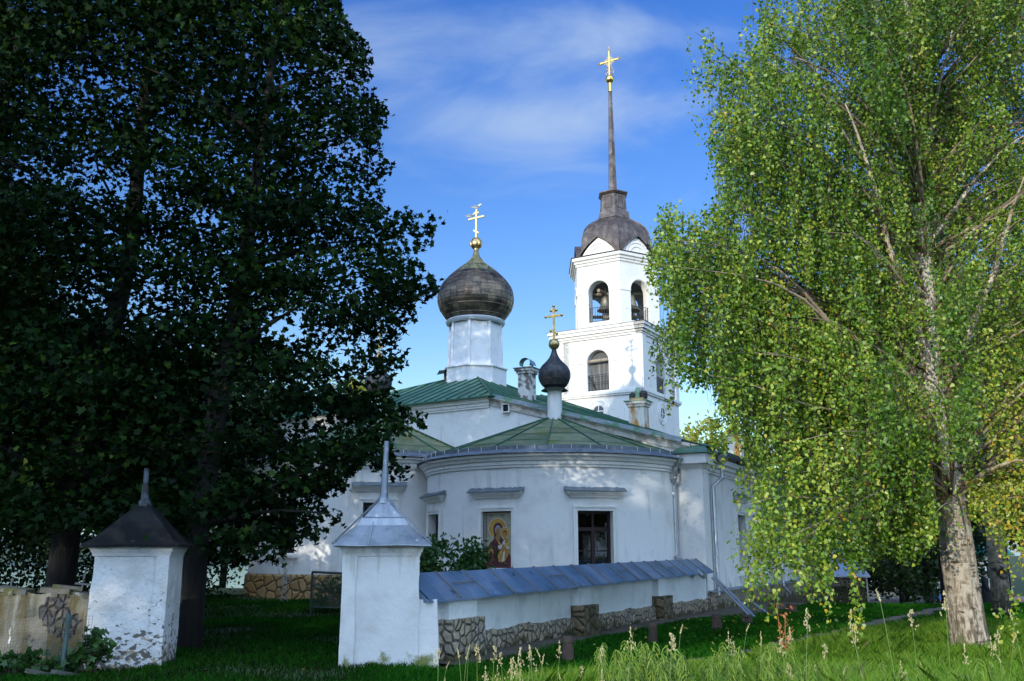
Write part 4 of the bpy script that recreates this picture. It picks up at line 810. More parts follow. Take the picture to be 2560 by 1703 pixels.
for k, F in enumerate(hf):
    Fp = F @ T3((0, .12, ZU+.58)); gw, gh = 1.24, 1.16
    prof = [(-gw, 0), (-gw*.88, .16), (-gw*.70, .46), (-gw*.42, .80), (-gw*.17, 1.02), (0, gh), (gw*.17, 1.02), (gw*.42, .80), (gw*.70, .46), (gw*.88, .16), (gw, 0)]
    m = MB(Fp); n = len(prof); m.add([(x, 0, z) for x, z in prof]+[(x, .5, z) for x, z in prof], [list(range(n)), list(range(n, 2*n))[::-1]])
    for rr, d in ((.98, .0), (.70, .0)):
        N = 14
        for i in range(N):
            a, b = math.pi*i/N, math.pi*(i+1)/N
            m.add([(-q*math.cos(t)*.92, y, .03+q*math.sin(t)*.86) for t in (a, b) for q in (rr-.13, rr) for y in (-.05, .01)], [(0, 2, 6, 4), (2, 3, 7, 6), (0, 1, 5, 4)])
    g = m.build('gable', TOWERP, tower)
    m = MB(Fp); vs = [(x*1.10, y, z*1.03+.05+(.04 if y < 0 else 0)) for y in (-.16, 2.0) for x, z in prof]; vs += [(x*1.10, -.16, z*1.03-.02) for x, z in prof]
    m.add(vs, [(i, i+1, n+i+1, n+i) for i in range(n-1)]+[(i, i+1, 2*n+i+1, 2*n+i) for i in range(n-1)]); m.build('gable_roof', BROWN, g)
m = MB(HB @ rz(-90)); m.lathe([(1.12, 22.38), (1.05, 22.86), (.95, 22.9), (.92, 22.95), (.84, 24.02), (.90, 24.05), (1.03, 24.16), (1.03, 24.22), (.3, 24.40)], 6)
for k in range(6):
    t = math.pi/3*k; c_ = Vector((math.cos(t), math.sin(t), 0)); d_ = Vector((math.cos(t+math.pi/3), math.sin(t+math.pi/3), 0))
    for f0, f1 in ((.24, .24), (.76, .76)): m.bar(c_.lerp(d_, f0)*.925+Vector((0, 0, 23.1)), c_.lerp(d_, f0)*.875+Vector((0, 0, 23.9)), .05, .04)
    for zz, rr in ((23.1, .925), (23.9, .875)): m.bar(c_.lerp(d_, .24)*rr+Vector((0, 0, zz)), c_.lerp(d_, .76)*rr+Vector((0, 0, zz)), .05, .04)
m.build('lantern', BROWN, tower)
m = MB(HB @ rz(-90)); zz = np.linspace(24.25, 31.5, 9)
for i in range(8): m.lathe([(.30-.175*(zz[i]-24.25)/7.25, zz[i]), (.30-.175*(zz[i+1]-24.25)/7.25, zz[i+1]-.015), (.305-.175*(zz[i+1]-24.25)/7.25, zz[i+1])], 6)
m.build('spire', BROWN, tower)
m = MB(HB); m.lathe([(.12, 31.48), (.145, 31.5), (.13, 31.62), (.11, 32.15)], 12); m.ball((0, 0, 32.42), .285, 18); m.build('spire_ball', GOLD, tower, smooth=True)
m = MB(TW); zc_ = 33.75
m.box(-.05, .05, -.035, .035, 32.68, 34.5); m.box(-.66, .66, -.037, .037, zc_-.05, zc_+.05)
for x, z in ((-.70, zc_), (.70, zc_), (0, 34.55)):
    for t in range(3): m.ball((x+.09*math.cos(t*2.1+1.57 if z > 34 else t*2.1+(0 if x > 0 else math.pi)), 0, z+.09*math.sin(t*2.1+1.57 if z > 34 else t*2.1)), .055, 8)
for k in range(16): t = k*math.pi/8; m.bar((.12*math.cos(t), 0, zc_+.12*math.sin(t)), ((.40 if k % 2 else .32)*math.cos(t), 0, zc_+(.40 if k % 2 else .32)*math.sin(t)), .022, .022)
m.tube([(.26*math.cos(t), 0, zc_+.26*math.sin(t)) for t in np.linspace(0, 2*math.pi, 21)], .018, 5)
for s in (-1, 1):
    m.tube([(s*x, 0, 32.7+z) for x, z in ((.05, .02), (.22, .10), (.30, .26), (.22, .38), (.12, .30), (.16, .22))], .03, 6); m.tube([(s*x, 0, 32.7+z) for x, z in ((.05, .38), (.16, .46), (.20, .58), (.12, .66), (.06, .58))], .026, 6)
m.tube([(0, 0, 34.5), (0, 0, 34.85)], .02, 5); m.build('cross', GOLD, tower)
# bells hang from beams in the belfry
for p0, p1 in (((-1.9, -.9, 17.3), (1.9, -.9, 17.3)), ((-1.2, -1.6, 17.35), (1.2, 1.6, 17.35)), ((-2.0, .1, 16.1), (2.0, .1, 16.1)), ((.2, -1.5, 16.0), (1.6, 1.2, 16.0))):
    m = MB(HB); m.tube([p0, p1], .11, 8); m.build('beam', WOOD, tower)
def bell(p, s, label):
    b = thing('bell', label, 'bell', tuple(HB @ Vector(p)), 'bells hanging in the belfry')
    M = Matrix.Translation(HB @ Vector(p)) @ Matrix.Scale(s, 4)
    m = MB(M); m.lathe([(.02, 0), (.20, -.02), (.27, -.10), (.30, -.35), (.36, -.60), (.47, -.78), (.56, -.86), (.55, -.90), (.46, -.84), (.27, -.45), (.22, -.15)], 24); m.build('bell_body', BRONZE, b, smooth=40)
    m = MB(M); m.tube([(0, 0, 0), (-.09, 0, .12), (0, 0, .26)], .035, 6); m.tube([(0, 0, 0), (.09, 0, .12), (0, 0, .26)], .035, 6); m.tube([(0, 0, .1), (0, 0, .55)], .022, 6); m.build('crown', IRON, b)
    m = MB(M); m.tube([(0, 0, -.2), (0, 0, -.86)], .025, 6); m.ball((0, 0, -.88), .075, 10); m.build('clapper', IRON, b)
a1 = hf[0] @ Vector((0, .9, 0)); a2 = hf[1] @ Vector((0, .95, 0)); iv = HB.inverted()
l1, l2 = iv @ a1, iv @ a2
bell((l1.x+.05, l1.y, 17.0), 1.0, 'bronze bell hanging alone in the sunlit arch of the belfry')
bell((l2.x-.05, l2.y, 17.15), 1.18, 'largest bronze bell hanging in the shaded arch of the belfry')
for i, (dx, dz, s, lb) in enumerate(((-.38, 0, .42, 'small bell hanging low at the left edge of the shaded belfry arch'), (.02, .02, .36, 'small reddish bell hanging low in the middle of the shaded belfry arch'), (.42, .12, .26, 'tiniest bell hanging low at the right of the shaded belfry arch'))):
    q = iv @ (hf[1] @ Vector((dx, .75, 0))); bell((q.x, q.y, 15.98+dz), s, lb)

# ------------------------------------------------------------------ gulls on the dome cross
def gull(p, yaw, label, s=1.):
    M = Matrix.Translation(p) @ rz(yaw) @ Matrix.Scale(s, 4)
    g = thing('gull', label, 'bird', tuple(p))
    m = MB(M); prof = [(-.24, .0, .012, .10), (-.17, .03, .045, .11), (-.08, .06, .075, .115), (.02, .07, .082, .125), (.09, .055, .072, .15), (.135, .04, .058, .19), (.165, .035, .050, .225), (.20, .03, .040, .232), (.225, .012, .014, .225)]
    vs = []; n = 12
    for x, ry, rz_, z in prof: vs += [(x, max(ry, .012)*math.cos(2*math.pi*k/n), z+rz_*math.sin(2*math.pi*k/n)) for k in range(n)]
    m.add(vs, [(i*n+k, i*n+(k+1) % n, (i+1)*n+(k+1) % n, (i+1)*n+k) for i in range(len(prof)-1) for k in range(n)]+[list(range(n)), list(range((len(prof)-1)*n, len(prof)*n))])
    for s_ in (-1, 1): m.tube([(.02, s_*.025, .07), (.02, s_*.025, .0)], .008, 5); m.tube([(.0, s_*.025, .004), (.05, s_*.03, .004)], .008, 4)
    m.build('body', mat('gull_white', (.72, .72, .72), .8), g, smooth=2)
    for s_ in (-1, 1):
        m = MB(M); m.add([(.10, s_*.06, .17), (.02, s_*.088, .185), (-.10, s_*.072, .15), (-.30, s_*.02, .115), (-.14, s_*.07, .09), (.0, s_*.09, .09), (.09, s_*.07, .12)], [list(range(7))]); m.build('wing', mat('gull_grey', (.22, .23, .26), .8), g)
    m = MB(M); m.lathe([(.012, 0), (.001, .05)], 6); b = m; b.v = [M @ (Matrix.Translation((.222, 0, .226)) @ Matrix.Rotation(R(95), 4, 'Y') @ (M.inverted() @ v)) for v in b.v]; b.build('beak', mat('beak_yellow', (.5, .3, .05), .6), g)
cd = frame((DC.x, DC.y), 33)
gull(cd @ Vector((0, 0, 16.18)), 0, 'dark backed gull perched on the very top of the dome cross', .95)
gull(cd @ Vector((-.30, 0, 14.88+1.3*.70+.035)), 12, 'pale gull perched on the left arm of the dome cross', .95)

# ------------------------------------------------------------------ gate pillars
def rough_box(mb, x0, x1, y0, y1, z0, z1, n, amp, flare=0., seed=0):
    """plastered masonry: a box with gently uneven faces"""
    r = random.Random(seed); nz = max(3, int((z1-z0)/.12)); ring = []
    pts = [(x0+(x1-x0)*i/n, y0) for i in range(n)]+[(x1, y0+(y1-y0)*i/n) for i in range(n)]+[(x1-(x1-x0)*i/n, y1) for i in range(n)]+[(x0, y1-(y1-y0)*i/n) for i in range(n)]
    vs = []; k = len(pts); cx, cy_ = (x0+x1)/2, (y0+y1)/2
    for j in range(nz+1):
        t = j/nz; z = z0+(z1-z0)*t; f = 1+flare*(1-t)**2
        for x, y in pts:
            d = noise.noise(Vector((x*1.7+seed, y*1.7, z*1.7)))*amp+noise.noise(Vector((x*6, y*6+seed, z*6)))*amp*.35
            vs.append((cx+(x-cx)*f+d*(1 if x > cx else -1), cy_+(y-cy_)*f+d*(1 if y > cy_ else -1), z))
    mb.add(vs, [(j*k+i, j*k+(i+1) % k, (j+1)*k+(i+1) % k, (j+1)*k+i) for j in range(nz) for i in range(k)]+[list(range(k)), list(range(nz*k, nz*k+k))])
def gate_pillar(M, loc, label, wallm, roofm, pipem, w, d, z0, ze, za, ztop, ov, seed, tiers, strip_side, lean=0.):
    g = thing('gate_pillar', label, 'pillar', loc)
    m = MB(M); rough_box(m, -w/2, w/2, -d/2, d/2, z0-.15, ze-.17, 10, .022, .03, seed); m.build('shaft', wallm, g, smooth=50)
    m = MB(M); x = strip_side*(w/2-.09); rough_box(m, x-.10, x+.105, -d/2-.035, d/2, z0-.1, ze-.165, 4, .02, .02, seed+5); m.build('corner_strip', wallm, g, smooth=50)
    m = MB(M); n = 10
    for h0, h1, o0, o1 in ((-.17, -.11, .015, .03), (-.11, -.055, .04, .055), (-.055, .0, .06, .10)):
        m.frustum((-w/2-o0, w/2+o0, -d/2-o0, d/2+o0, ze+h0), (-w/2-o1, w/2+o1, -d/2-o1, d/2+o1, ze+h1-.001))
    m.build('cornice', wallm, g)
    m = MB(M); X, Y = w/2+ov, d/2+ov; zt = ze-.02
    if tiers: lev = [(1, zt, 0), (1., zt+.02, 0), (.54, zt+.36*(za-zt)+.05, 0), (.46, zt+.57*(za-zt), 0), (.40, zt+.60*(za-zt), 0), (.07, za, 0)]
    else: lev = [(1, zt-.02, 0), (1, zt+.02, 0), (.86, zt+.12*(za-zt), 0), (.60, zt+.40*(za-zt), 0), (.32, zt+.72*(za-zt), 0), (.08, za, 0)]
    nn = 8
    for (s0, a, _), (s1, b, _) in zip(lev, lev[1:]):
        R0 = [(X*s0*sx, Y*s0*sy, a) for sx, sy in ((-1, -1), (1, -1), (1, 1), (-1, 1))]; R1 = [(X*s1*sx, Y*s1*sy, b) for sx, sy in ((-1, -1), (1, -1), (1, 1), (-1, 1))]
        for k in range(4):
            p = [Vector(R0[k]), Vector(R0[(k+1) % 4]), Vector(R1[(k+1) % 4]), Vector(R1[k])]
            G_ = []
            for i in range(nn+1):
                for t in (0, 1):
                    q = (p[0].lerp(p[1], i/nn) if t == 0 else p[3].lerp(p[2], i/nn)); q = q.copy(); q.z += noise.noise(q*3+Vector((seed, 0, 0)))*.016*(1 if s0 < 1.01 else .5); G_.append(q)
            m.add(G_, [(2*i, 2*i+2, 2*i+3, 2*i+1) for i in range(nn)])
    m.add([(-X, -Y, zt-.01), (X, -Y, zt-.01), (X, Y, zt-.01), (-X, Y, zt-.01)], [(0, 1, 2, 3)])
    if tiers:
        for sx, sy in ((-1, -1), (1, -1)): m.bar((X*sx, Y*sy, zt+.03), (X*.08*sx, Y*.08*sy, za), .022, .02)
        m.bar((-X*.28, -Y, zt+.02), (-X*.20, -Y*.54, zt+.41*(za-zt)+.07), .012, .012); m.bar((X*.02, -Y*.40, zt+.6*(za-zt)), (0, -Y*.07, za), .012, .012)
    r = m.build('roof_cap', roofm, g)
    m = MB(M); m.tube([(0, 0, za-.05), (lean*.3, 0, za+.12), (lean*.55, 0, za+(ztop-za)*.48), (lean*.56, 0, za+(ztop-za)*.49), (lean, 0, ztop)], [.075, .060, .055, .044, .040], 12); m.lathe([(.12, za-.07), (.085, za+.02)], 12); m.build('finial_pipe', pipem, r, smooth=40)
    return g
DARKROOF = mat('sooty_roof_sheet', (.008, .009, .010), .9, .0, spec=.08, layers=[((.020, .019, .017), 3, .46, .66), ((.015, .016, .017), 2, .5, .65), ((.06, .055, .05), 11, .66, .76)], bump=[(6, .015)])
DARKPIPE = mat('grimy_blue_pipe', (.05, .07, .09), .6, .3, layers=[((.015, .015, .015), 5, .42, .56), ((.12, .16, .2), 6, .62, .72)])
PY = -8
gate_pillar(frame((-2.05, 14.72), PY), (-2.05, 14.72, 0), 'white gate pillar with a clean galvanised pyramid cap and tall pipe, joined to the long churchyard wall', PILLARP, GALV, mat('dull_zinc_pipe', (.20, .23, .27), .5, .6, layers=[((.32, .35, .38), 6, .5, .68)]), 1.14, 1.05, 0, 1.80, 2.52, 3.44, .17, 2, True, -1, .02)
m = MB(frame((-1.36, 14.75), 28)); 
gate_pillar(frame((-5.86, 14.72), PY), (-5.86, 14.72, 0), 'peeling white gate pillar with a sooty black cap beside the broken wall', PEEL, DARKROOF, DARKPIPE, 1.10, .96, 0, 1.80, 2.47, 3.0, .16, 31, False, 1, -.015)

# ------------------------------------------------------------------ long churchyard wall
fence = thing('churchyard_wall', 'long white plastered wall with a sheet metal coping and rubble base leading to the church', 'wall', (2.2, 21.5, 0))
V0, V1 = -15.38, -.16; lerp = lambda a, b, v: a+(b-a)*(v-V0)/(V1-V0)
ez = lambda v: lerp(1.01, 1.20, v)
m = MB(CH); n = 60; vv_ = [V0+(V1-V0)*i/n for i in range(n+1)]; U0, U1 = 4.52, 5.0; rows = 8
for side, u in ((0, U1), (1, U0)):
    vs = [(u+.018*noise.noise(Vector((v*.9, k*.3, side*9.))), v, -.1+(ez(v)+.13)*k/rows) for v in vv_ for k in range(rows+1)]
    m.add(vs, [(i*(rows+1)+k, (i+1)*(rows+1)+k, (i+1)*(rows+1)+k+1, i*(rows+1)+k+1) for i in range(n) for k in range(rows)])
m.add([(U0, V0, -.1), (U1+.05, V0, -.1), (U1+.05, V0, 1.0), (4.74, V0, 1.36), (U0, V0, 1.05)], [(0, 1, 2, 3, 4)])
m.build('wall', FENCEP, fence, smooth=50)
ir = random.Random(5)
m = MB(CH); n = 110; vs = []; f = []
for i in range(n+1):
    v = V0+.1+(V1-V0-.1)*i/n; zt = .385+.05*noise.noise(Vector((v*1.3, 0, 0)))+.03*noise.noise(Vector((v*5, 3, 0)))
    vs += [(5.11, v, -.1), (5.085+.012*noise.noise(Vector((v*3, 0, 7))), v, zt-.03), (5.0, v, zt+.02)]
m.add(vs, [(3*i+k, 3*i+3+k, 3*i+4+k, 3*i+1+k) for i in range(n) for k in range(2)]); m.build('rubble_base', STONE, fence)
for v, w, zt, mm in ((-14.35, .98, .66, STONE), (-9.45, .80, .64, STONEM), (-4.55, .72, .64, STONEM)):
    m = MB(CH); rough_box(m, 4.95, 5.16, v-w/2+.05, v+w/2-.05, zt-.05, ez(v)+.0, 4, .012, 0, int(-v)); m.build('buttress', FENCEP, fence, smooth=50)
    m = MB(CH); rough_box(m, 4.9, 5.30, v-w/2, v+w/2, -.12, zt, 6, .035, .03, int(-v)+9); m.build('stone_block', mm, fence, smooth=60)
m = MB(CH); NP = 17; rr_ = lambda v: lerp(1.37, 1.53, v)
for i in range(NP):
    va, vb = V0-.06+(V1-V0+.06)*i/NP, V0-.06+(V1-V0+.06)*(i+1)/NP
    w0, w1 = (random.uniform(-.012, .012) for _ in range(2)); vm = (va+vb)/2
    pts = []
    for v, w in ((va, w0), (vm, -.012), (vb-.004, w1)): pts += [(5.24, v, ez(v)-.07+w), (5.22, v, ez(v)-.035+w), (4.98, v, (ez(v)+rr_(v))/2-.02+w*.5), (4.72, v, rr_(v)+w*.4), (4.24, v, ez(v)-.02)]
    m.add(pts, [(5*a+k, 5*a+k+1, 5*a+6+k, 5*a+5+k) for a in range(2) for k in range(4)], 0)
    m.bar((5.235, vb, ez(vb)-.028), (4.72, vb, rr_(vb)+.012), .015, .02, 1); m.bar((4.72, vb, rr_(vb)+.012), (4.26, vb, ez(vb)), .015, .02, 1)
    if i % 4 == 1: m.bar((5.0, va+.1, (ez(va)+rr_(va))/2+.0), (5.0, vb-.05, (ez(vb)+rr_(vb))/2+.0), .012, .02, 1)
m.add([(5.24, V0-.06, ez(V0)-.07), (4.72, V0-.06, rr_(V0)), (4.24, V0-.06, ez(V0)-.02)], [(0, 1, 2)])
m.build('coping', [mat('blue_grey_coping_sheet', (.115, .18, .26), .45, .4, layers=[((.19, .23, .30), 1.4, .45, .66), ((.07, .10, .14), 2.3, .64, .68), ((.33, .37, .42), 9, .68, .74)], bump=[(1.6, .05), (4, .02)], pv=.2), mat('coping_seam', (.20, .19, .18), .5, .4)], fence)
# short white return between the wall and the right gate pillar
m = MB(frame((-1.27, 14.66), -4)); rough_box(m, -.34, .13, -.35, .32, -.1, .99, 6, .03, .10, 77); m.build('end_quoin', PILLARP, fence, smooth=50)
# pavement along the wall and the chapel side
m = MB(CH); vs = []; n = 40
for i in range(n+1):
    v = V0+.3+(SL+2-V0-.3)*i/n; wd = .62+(1.25*sm((v+3.5)/3.) if v < 1 else 1.25)+random.uniform(-.07, .07)
    for t, dz in ((0, .05), (.9, .045), (1, .0)):
        p = CH @ Vector((5.02+(wd)*t, v, 0)); vs.append((p.x, p.y, hz1(p.x, p.y)+dz+.008))
m.M = None; m.add(vs, [(3*i+k, 3*i+3+k, 3*i+4+k, 3*i+1+k) for i in range(n) for k in range(2)]); tag(m.build('pavement', CONC), kind='structure')
m = MB(MA); vs = []; n = 40
for i in range(n+1):
    t = -math.pi+math.pi*i/n
    for r, dz in ((4.4, .05), (5.15, .045), (5.25, 0)):
        p = MA @ Vector((r*math.cos(t), r*math.sin(t), 0)); vs.append((p.x, p.y, hz1(p.x, p.y)+dz))
m.M = None; m.add(vs, [(3*i+k, 3*i+3+k, 3*i+4+k, 3*i+1+k) for i in range(n) for k in range(2)]); tag(m.build('apse_pavement', CONC), kind='structure')
# loose gutter lengths leaning from the wall end to a stump
lp = thing('leaning_gutter', 'bright metal gutter length leaning from the wall end down to the grass', 'gutter', (6.2, 26.0, 0))
A_ = np.array(cp(5.42, -.9, 1.0)); B_ = at(1880, 1546, 24.6)
for k, off in enumerate((0, .10)):
    m = MB(); a = Vector(A_+np.array((off*.7, 0, .02*k))); b = Vector(B_+np.array((off, 0, 0))); m.tube([a, a.lerp(b, .5), b], .038, 10); m.build('pipe', PIPE, lp, smooth=40)
lg = MB(); lg.tube([at(1880, 1505, 27.2), at(1925, 1538, 26.2)], .035, 8); tag(lg.build('loose_pipe', PIPE, smooth=40, loc=tuple(at(1902, 1520, 26.7))), 'short grey pipe lying on the mossy apron by the chapel side', 'pipe')
# bollards in the lawn
def bollard(px, py, w, h, label):
    z = 0; u = (px-1280)/2274; v = (851.5-py)/2274; s = (z-EYE)/(ST+v*CT); x, y = u*s, s*(CT-v*ST); z = hz1(x, y)
    b = thing('bollard', label, 'bollard', (x, y, z), 'stubby bollards in the lawn')
    m = MB(Matrix.Translation((x, y, z)) @ rz(random.uniform(0, 90)) @ Matrix.Rotation(R(random.uniform(-3, 3)), 4, 'X'))
    m.lathe([(w*.56, -.1), (w*.53, .02), (w*.47, h*.72)], 14); m.build('post', BOLL, b, smooth=40)
    m2 = MB(m.M); m2.lathe([(w*.47, h*.72), (w*.50, h*.76), (w*.50, h*.84), (w*.46, h*.95), (w*.34, h), (.01, h+.004)], 14); m2.build('top', BOLL, b, smooth=40)
BOLL = mat('mossy_brown_bollard', (.085, .052, .040), .9, layers=[((.06, .04, .03), 6, .45, .65), ((.09, .09, .03), 4, .60, .74), ((.2, .14, .11), 12, .62, .72)], bump=[(14, .02), (50, .006)])
bollard(1420, 1652, .19, .39, 'tallest brown bollard in the grass nearest the churchyard wall pillar')
bollard(1632, 1610, .17, .40, 'brown bollard second from the near end of the lawn row')
bollard(1793, 1578, .22, .36, 'round topped bollard just left of the leaning gutter foot')
bollard(1868, 1560, .26, .22, 'low dark stump bollard under the foot of the leaning gutter')
bollard(1932, 1545, .25, .36, 'flat topped bollard at the edge of the mossy apron')
bollard(1980, 1537, .30, .30, 'wide low bollard half hidden under the birch twigs')
bollard(2075, 1512, .28, .26, 'far squat bollard near the chapel pipe')

# ------------------------------------------------------------------ broken wall at the left
ruin = thing('broken_wall', 'crumbling yellowed wall with exposed rubble and loose capping stones beside the sooty pillar', 'wall', (-8.2, 15.0, 0))
RM = frame((-8.2, 15.05), -10)
m = MB(RM); n, rows = 70, 22; vs = []
def ruin_d(x, z):
    d = .05*noise.noise(Vector((x*1.6, z*1.2, 3)))+.02*noise.noise(Vector((x*6, z*6, 1)))
    hole = max(0, 1-((x-1.02-.10*math.sin(z*5))/.25)**2-((z-.68)/.34)**2)
    return d+.10*min(1, hole*3)*(.6+.8*noise.noise(Vector((x*9, z*9, 4))))
for i in range(n+1):
    x = -3.2+5.1*i/n; top = 1.08-.05*sm((x-.2)/1.2)+.03*math.sin(x*3)+.09*noise.noise(Vector((x*2.3, 0, 0)))
    for k in range(rows+1): z = -.15+(top+.15)*k/rows; vs.append((x, -.28-ruin_d(x, z), z))
m.add(vs, [(i*(rows+1)+k, (i+1)*(rows+1)+k, (i+1)*(rows+1)+k+1, i*(rows+1)+k+1) for i in range(n) for k in range(rows)])
for f in m.f:                                                    # where the plaster has fallen the rubble shows
    pass
for i, f in enumerate(m.f):
    a = RM.inverted() @ m.v[f[0]]
    if 1-((a.x-1.02-.10*math.sin(a.z*5))/.27)**2-((a.z-.68)/.38)**2+.5*noise.noise(a*4) > .10: m.mi[i] = 1
m.box(-3.2, 1.9, -.20, .3, -.15, .98); m.build('wall', [RUIN, RUBBLE], ruin, smooth=60)
r_ = random.Random(12); CAPM = mat('mossy_capping_stone', (.10, .095, .085), .95, layers=[((.075, .075, .025), 3, .45, .62), ((.24, .24, .24), 5, .60, .70)], bump=[(9, .03)])
for i in range(26):
    x = -3.1+i*.19+r_.uniform(-.05, .05); w = r_.uniform(.22, .5); z = 1.07-.05*float(sm((x-.2)/1.2))+r_.uniform(-.02, .10); 
    if .45 < x < .75: continue
    m = MB(RM @ T3((x, r_.uniform(-.15, .05), z)) @ rz(r_.uniform(-18, 18)) @ Matrix.Rotation(R(r_.uniform(-8, 8)), 4, 'Y')); rough_box(m, -w/2, w/2, -.2, .2, -.035, r_.uniform(.02, .06), 3, .025, 0, i)
    m.build('capping_stone', CAPM, ruin)
for i in range(9):
    x, z = 1.02+r_.uniform(-.16, .16), .68+r_.uniform(-.24, .24); m = MB(RM @ T3((x, -.24, z)) @ rz(r_.uniform(0, 90)) @ Matrix.Rotation(R(r_.uniform(0, 60)), 4, 'X')); s = r_.uniform(.05, .10); rough_box(m, -s, s, -s, s, -s*.7, s*.7, 3, .03, 0, i+40); m.build('rubble_stone', RUBBLE, ruin)
wf = thing('wire_fence', 'low square wire mesh on a leaning green post in front of the broken wall', 'fence', (-7.0, 13.4, 0))
P0, P1 = Vector(at(150, 1720, 13.3)), Vector(at(172, 1536, 13.5))
m = MB(); m.tube([P0, P1], .033, 10); m.tube([P1, P1+Vector((0, 0, .01))], .036, 10); m.build('post', mat('green_fence_post', (.03, .075, .06), .6, layers=[((.07, .06, .04), 7, .5, .65)]), wf, smooth=40)
WIRE = mat('grey_wire', (.10, .11, .12), .5, .5)
m = MB(); La, Lb, Lc = Vector(at(-90, 1556, 13.6)), Vector(at(160, 1543, 13.4)), Vector(at(232, 1540, 13.5))
for (p, q) in ((La, Lb), (Lb, Lc)):
    L = (q-p).length; k = int(L/.042)
    for i in range(k+1): a = p.lerp(q, i/k); m.bar(a, (a.x, a.y-.02, .0), .0035, .0035)
    for j in range(18): m.bar(p-Vector((0, 0, j*.042)), q-Vector((0, 0, j*.042)), .0035, .0035)
m.build('wire_mesh', WIRE, wf)
deb = random.Random(4)
for i, (px, py, L, lb) in enumerate(((118, 1672, .55, 'grey broken board lying in the weeds under the wire mesh'), (170, 1690, .42, 'broken stone slab lying in the weeds near the green post'))):
    u = at(px, py, 13.2); m = MB(Matrix.Translation((u[0], 13.2, .05)) @ rz(35+i*20) @ Matrix.Rotation(R(14), 4, 'Y')); rough_box(m, -L/2, L/2, -.07, .07, -.025, .03, 3, .02, 0, i); tag(m.build('fallen_slab', CAPM, loc=(u[0], 13.2, .05)), lb, 'slab')
# grave crosses behind the broken wall and by the apse
def grave_cross(loc, h, w, label, lean, col, bars=2, ornate=False):
    g = thing('grave_cross', label, 'grave cross', loc, 'iron grave crosses')
    M = Matrix.Translation(loc) @ Matrix.Rotation(R(lean), 4, 'Y'); m = MB(M)
    if ornate:
        for x in (-.05, .05): m.tube([(x*3, 0, -.1), (x*1.2, 0, .25), (x*.9, 0, h*.6), (0, 0, h)], .012, 6)
        for k in range(7): z = .12+k*h*.12; m.tube([(.05*math.cos(t)*1.4, 0, z+.06*math.sin(t)) for t in np.linspace(0, 2*math.pi, 11)], .009, 5)
        for s in (-1, 1): m.tube([(0, 0, h*.62), (s*.12, 0, h*.68), (s*.2, 0, h*.6), (s*.12, 0, h*.52), (0, 0, h*.56)], .010, 5)
        m.ball((0, 0, h), .035, 8)
    else:
        m.bar((0, 0, -.2), (0, 0, h), .03, .02)
    m.build('upright', col, g)
    if not ornate:
        for k, z in enumerate((h*.78, h*.46)[:bars]): m = MB(M); m.bar((-w*(.5+.2*k), -.002, z), (w*(.5+.2*k), -.002, z+.01), .012, .035); m.build('crossbar', col, g)
PALE = mat('pale_painted_iron', (.30, .30, .28), .7, layers=[((.15, .13, .11), 8, .5, .66)])
q = at(185, 1500, 18.0); grave_cross((q[0], 18.0, hz1(q[0], 18)), 1.42, .30, 'thin pale grave cross with two bars beside the dark trunk behind the broken wall', 7, PALE)
q = at(118, 1500, 18.6); grave_cross((q[0], 18.6, hz1(q[0], 18.6)), 1.05, .16, 'small pale grave marker rising over the middle of the broken wall', 6, PALE, 1)
q = at(150, 1500, 19.5); grave_cross((q[0], 19.5, hz1(q[0], 19.5)), 1.62, .3, 'ornate dark filigree grave cross behind the broken wall', 0, IRON, ornate=True)
q = at(28, 1500, 19.5); grave_cross((q[0], 19.5, hz1(q[0], 19.5)), 1.2, .2, 'faint grave cross far left behind the broken wall', -2, PALE, 1)
q = at(725, 1500, 29.0); grave_cross((q[0], 28.2, hz1(q[0], 28.2)), 1.15, .3, 'slim wrought iron filigree cross before the yellow stone plinth of the main apse', 0, PALE, ornate=True)
gf = thing('grave_railing', 'green mesh railing panel in a pipe frame behind the galvanised gate pillar', 'railing', (-5.1, 25.5, .1))
m = MB(); a, b = at(781, 1430, 25.0), at(860, 1434, 24.6); a, b = Vector(a), Vector(b); 
GP = mat('dark_green_pipe', (.02, .045, .035), .5)
m.tube([(a.x, a.y, .05), a], .03, 8); m.tube([a, b], .03, 8); m.tube([(b.x, b.y, .05), b], .03, 8); m.tube([(a.x, a.y, .3), (b.x, b.y, .3)], .02, 8); m.build('frame', GP, gf)
m = MB(); n = 16
for i in range(-8, n): 
    for s in (1, -1):
        t0, t1 = i/n, (i+9)/n; z0, z1 = (.3, a.z) if s == 1 else (a.z, .3)
        c0, c1 = max(0, t0), min(1, t1)
        if c1 <= c0: continue
        f = lambda t: z0+(z1-z0)*(t-t0)/(t1-t0); m.bar(a.lerp(b, c0).to_2d().to_3d()+Vector((0, 0, f(c0))), a.lerp(b, c1).to_2d().to_3d()+Vector((0, 0, f(c1))), .006, .006)
m.build('mesh_infill', mat('rusted_green_mesh', (.06, .07, .06), .6), gf)

# ------------------------------------------------------------------ things beyond the chapel, right background
ann = thing('annex', 'low annex with a bluish metal roof and rubble walls beyond the chapel', 'annex', (16.8, 47.5, -.9))
AM = frame((15.8, 47.6), 20)
m = MB(AM); m.box(-1.5, 2.0, 0, 3, -1.3, .55); m.build('wall', STONE, ann)
m = MB(AM); m.add([(-1.6, -.25, .62), (2.2, -.25, .62), (1.7, 1.6, 1.35), (-1.6, 1.6, 1.35), (2.2, 3.2, .62), (-1.6, 3.2, .62), (-1.6, -.25, .55), (2.2, -.25, .55), (2.2, 3.2, .55)], [(0, 1, 2, 3), (1, 4, 2), (3, 2, 4, 5), (0, 1, 7, 6), (1, 4, 8, 7)]); m.build('roof', mat('bluish_white_sheet', (.55, .60, .66), .4, .4), ann)
m = MB(AM); m.box(1.98, 2.06, -.06, .02, -1.2, .55); m.build('downpipe', PIPE, ann)
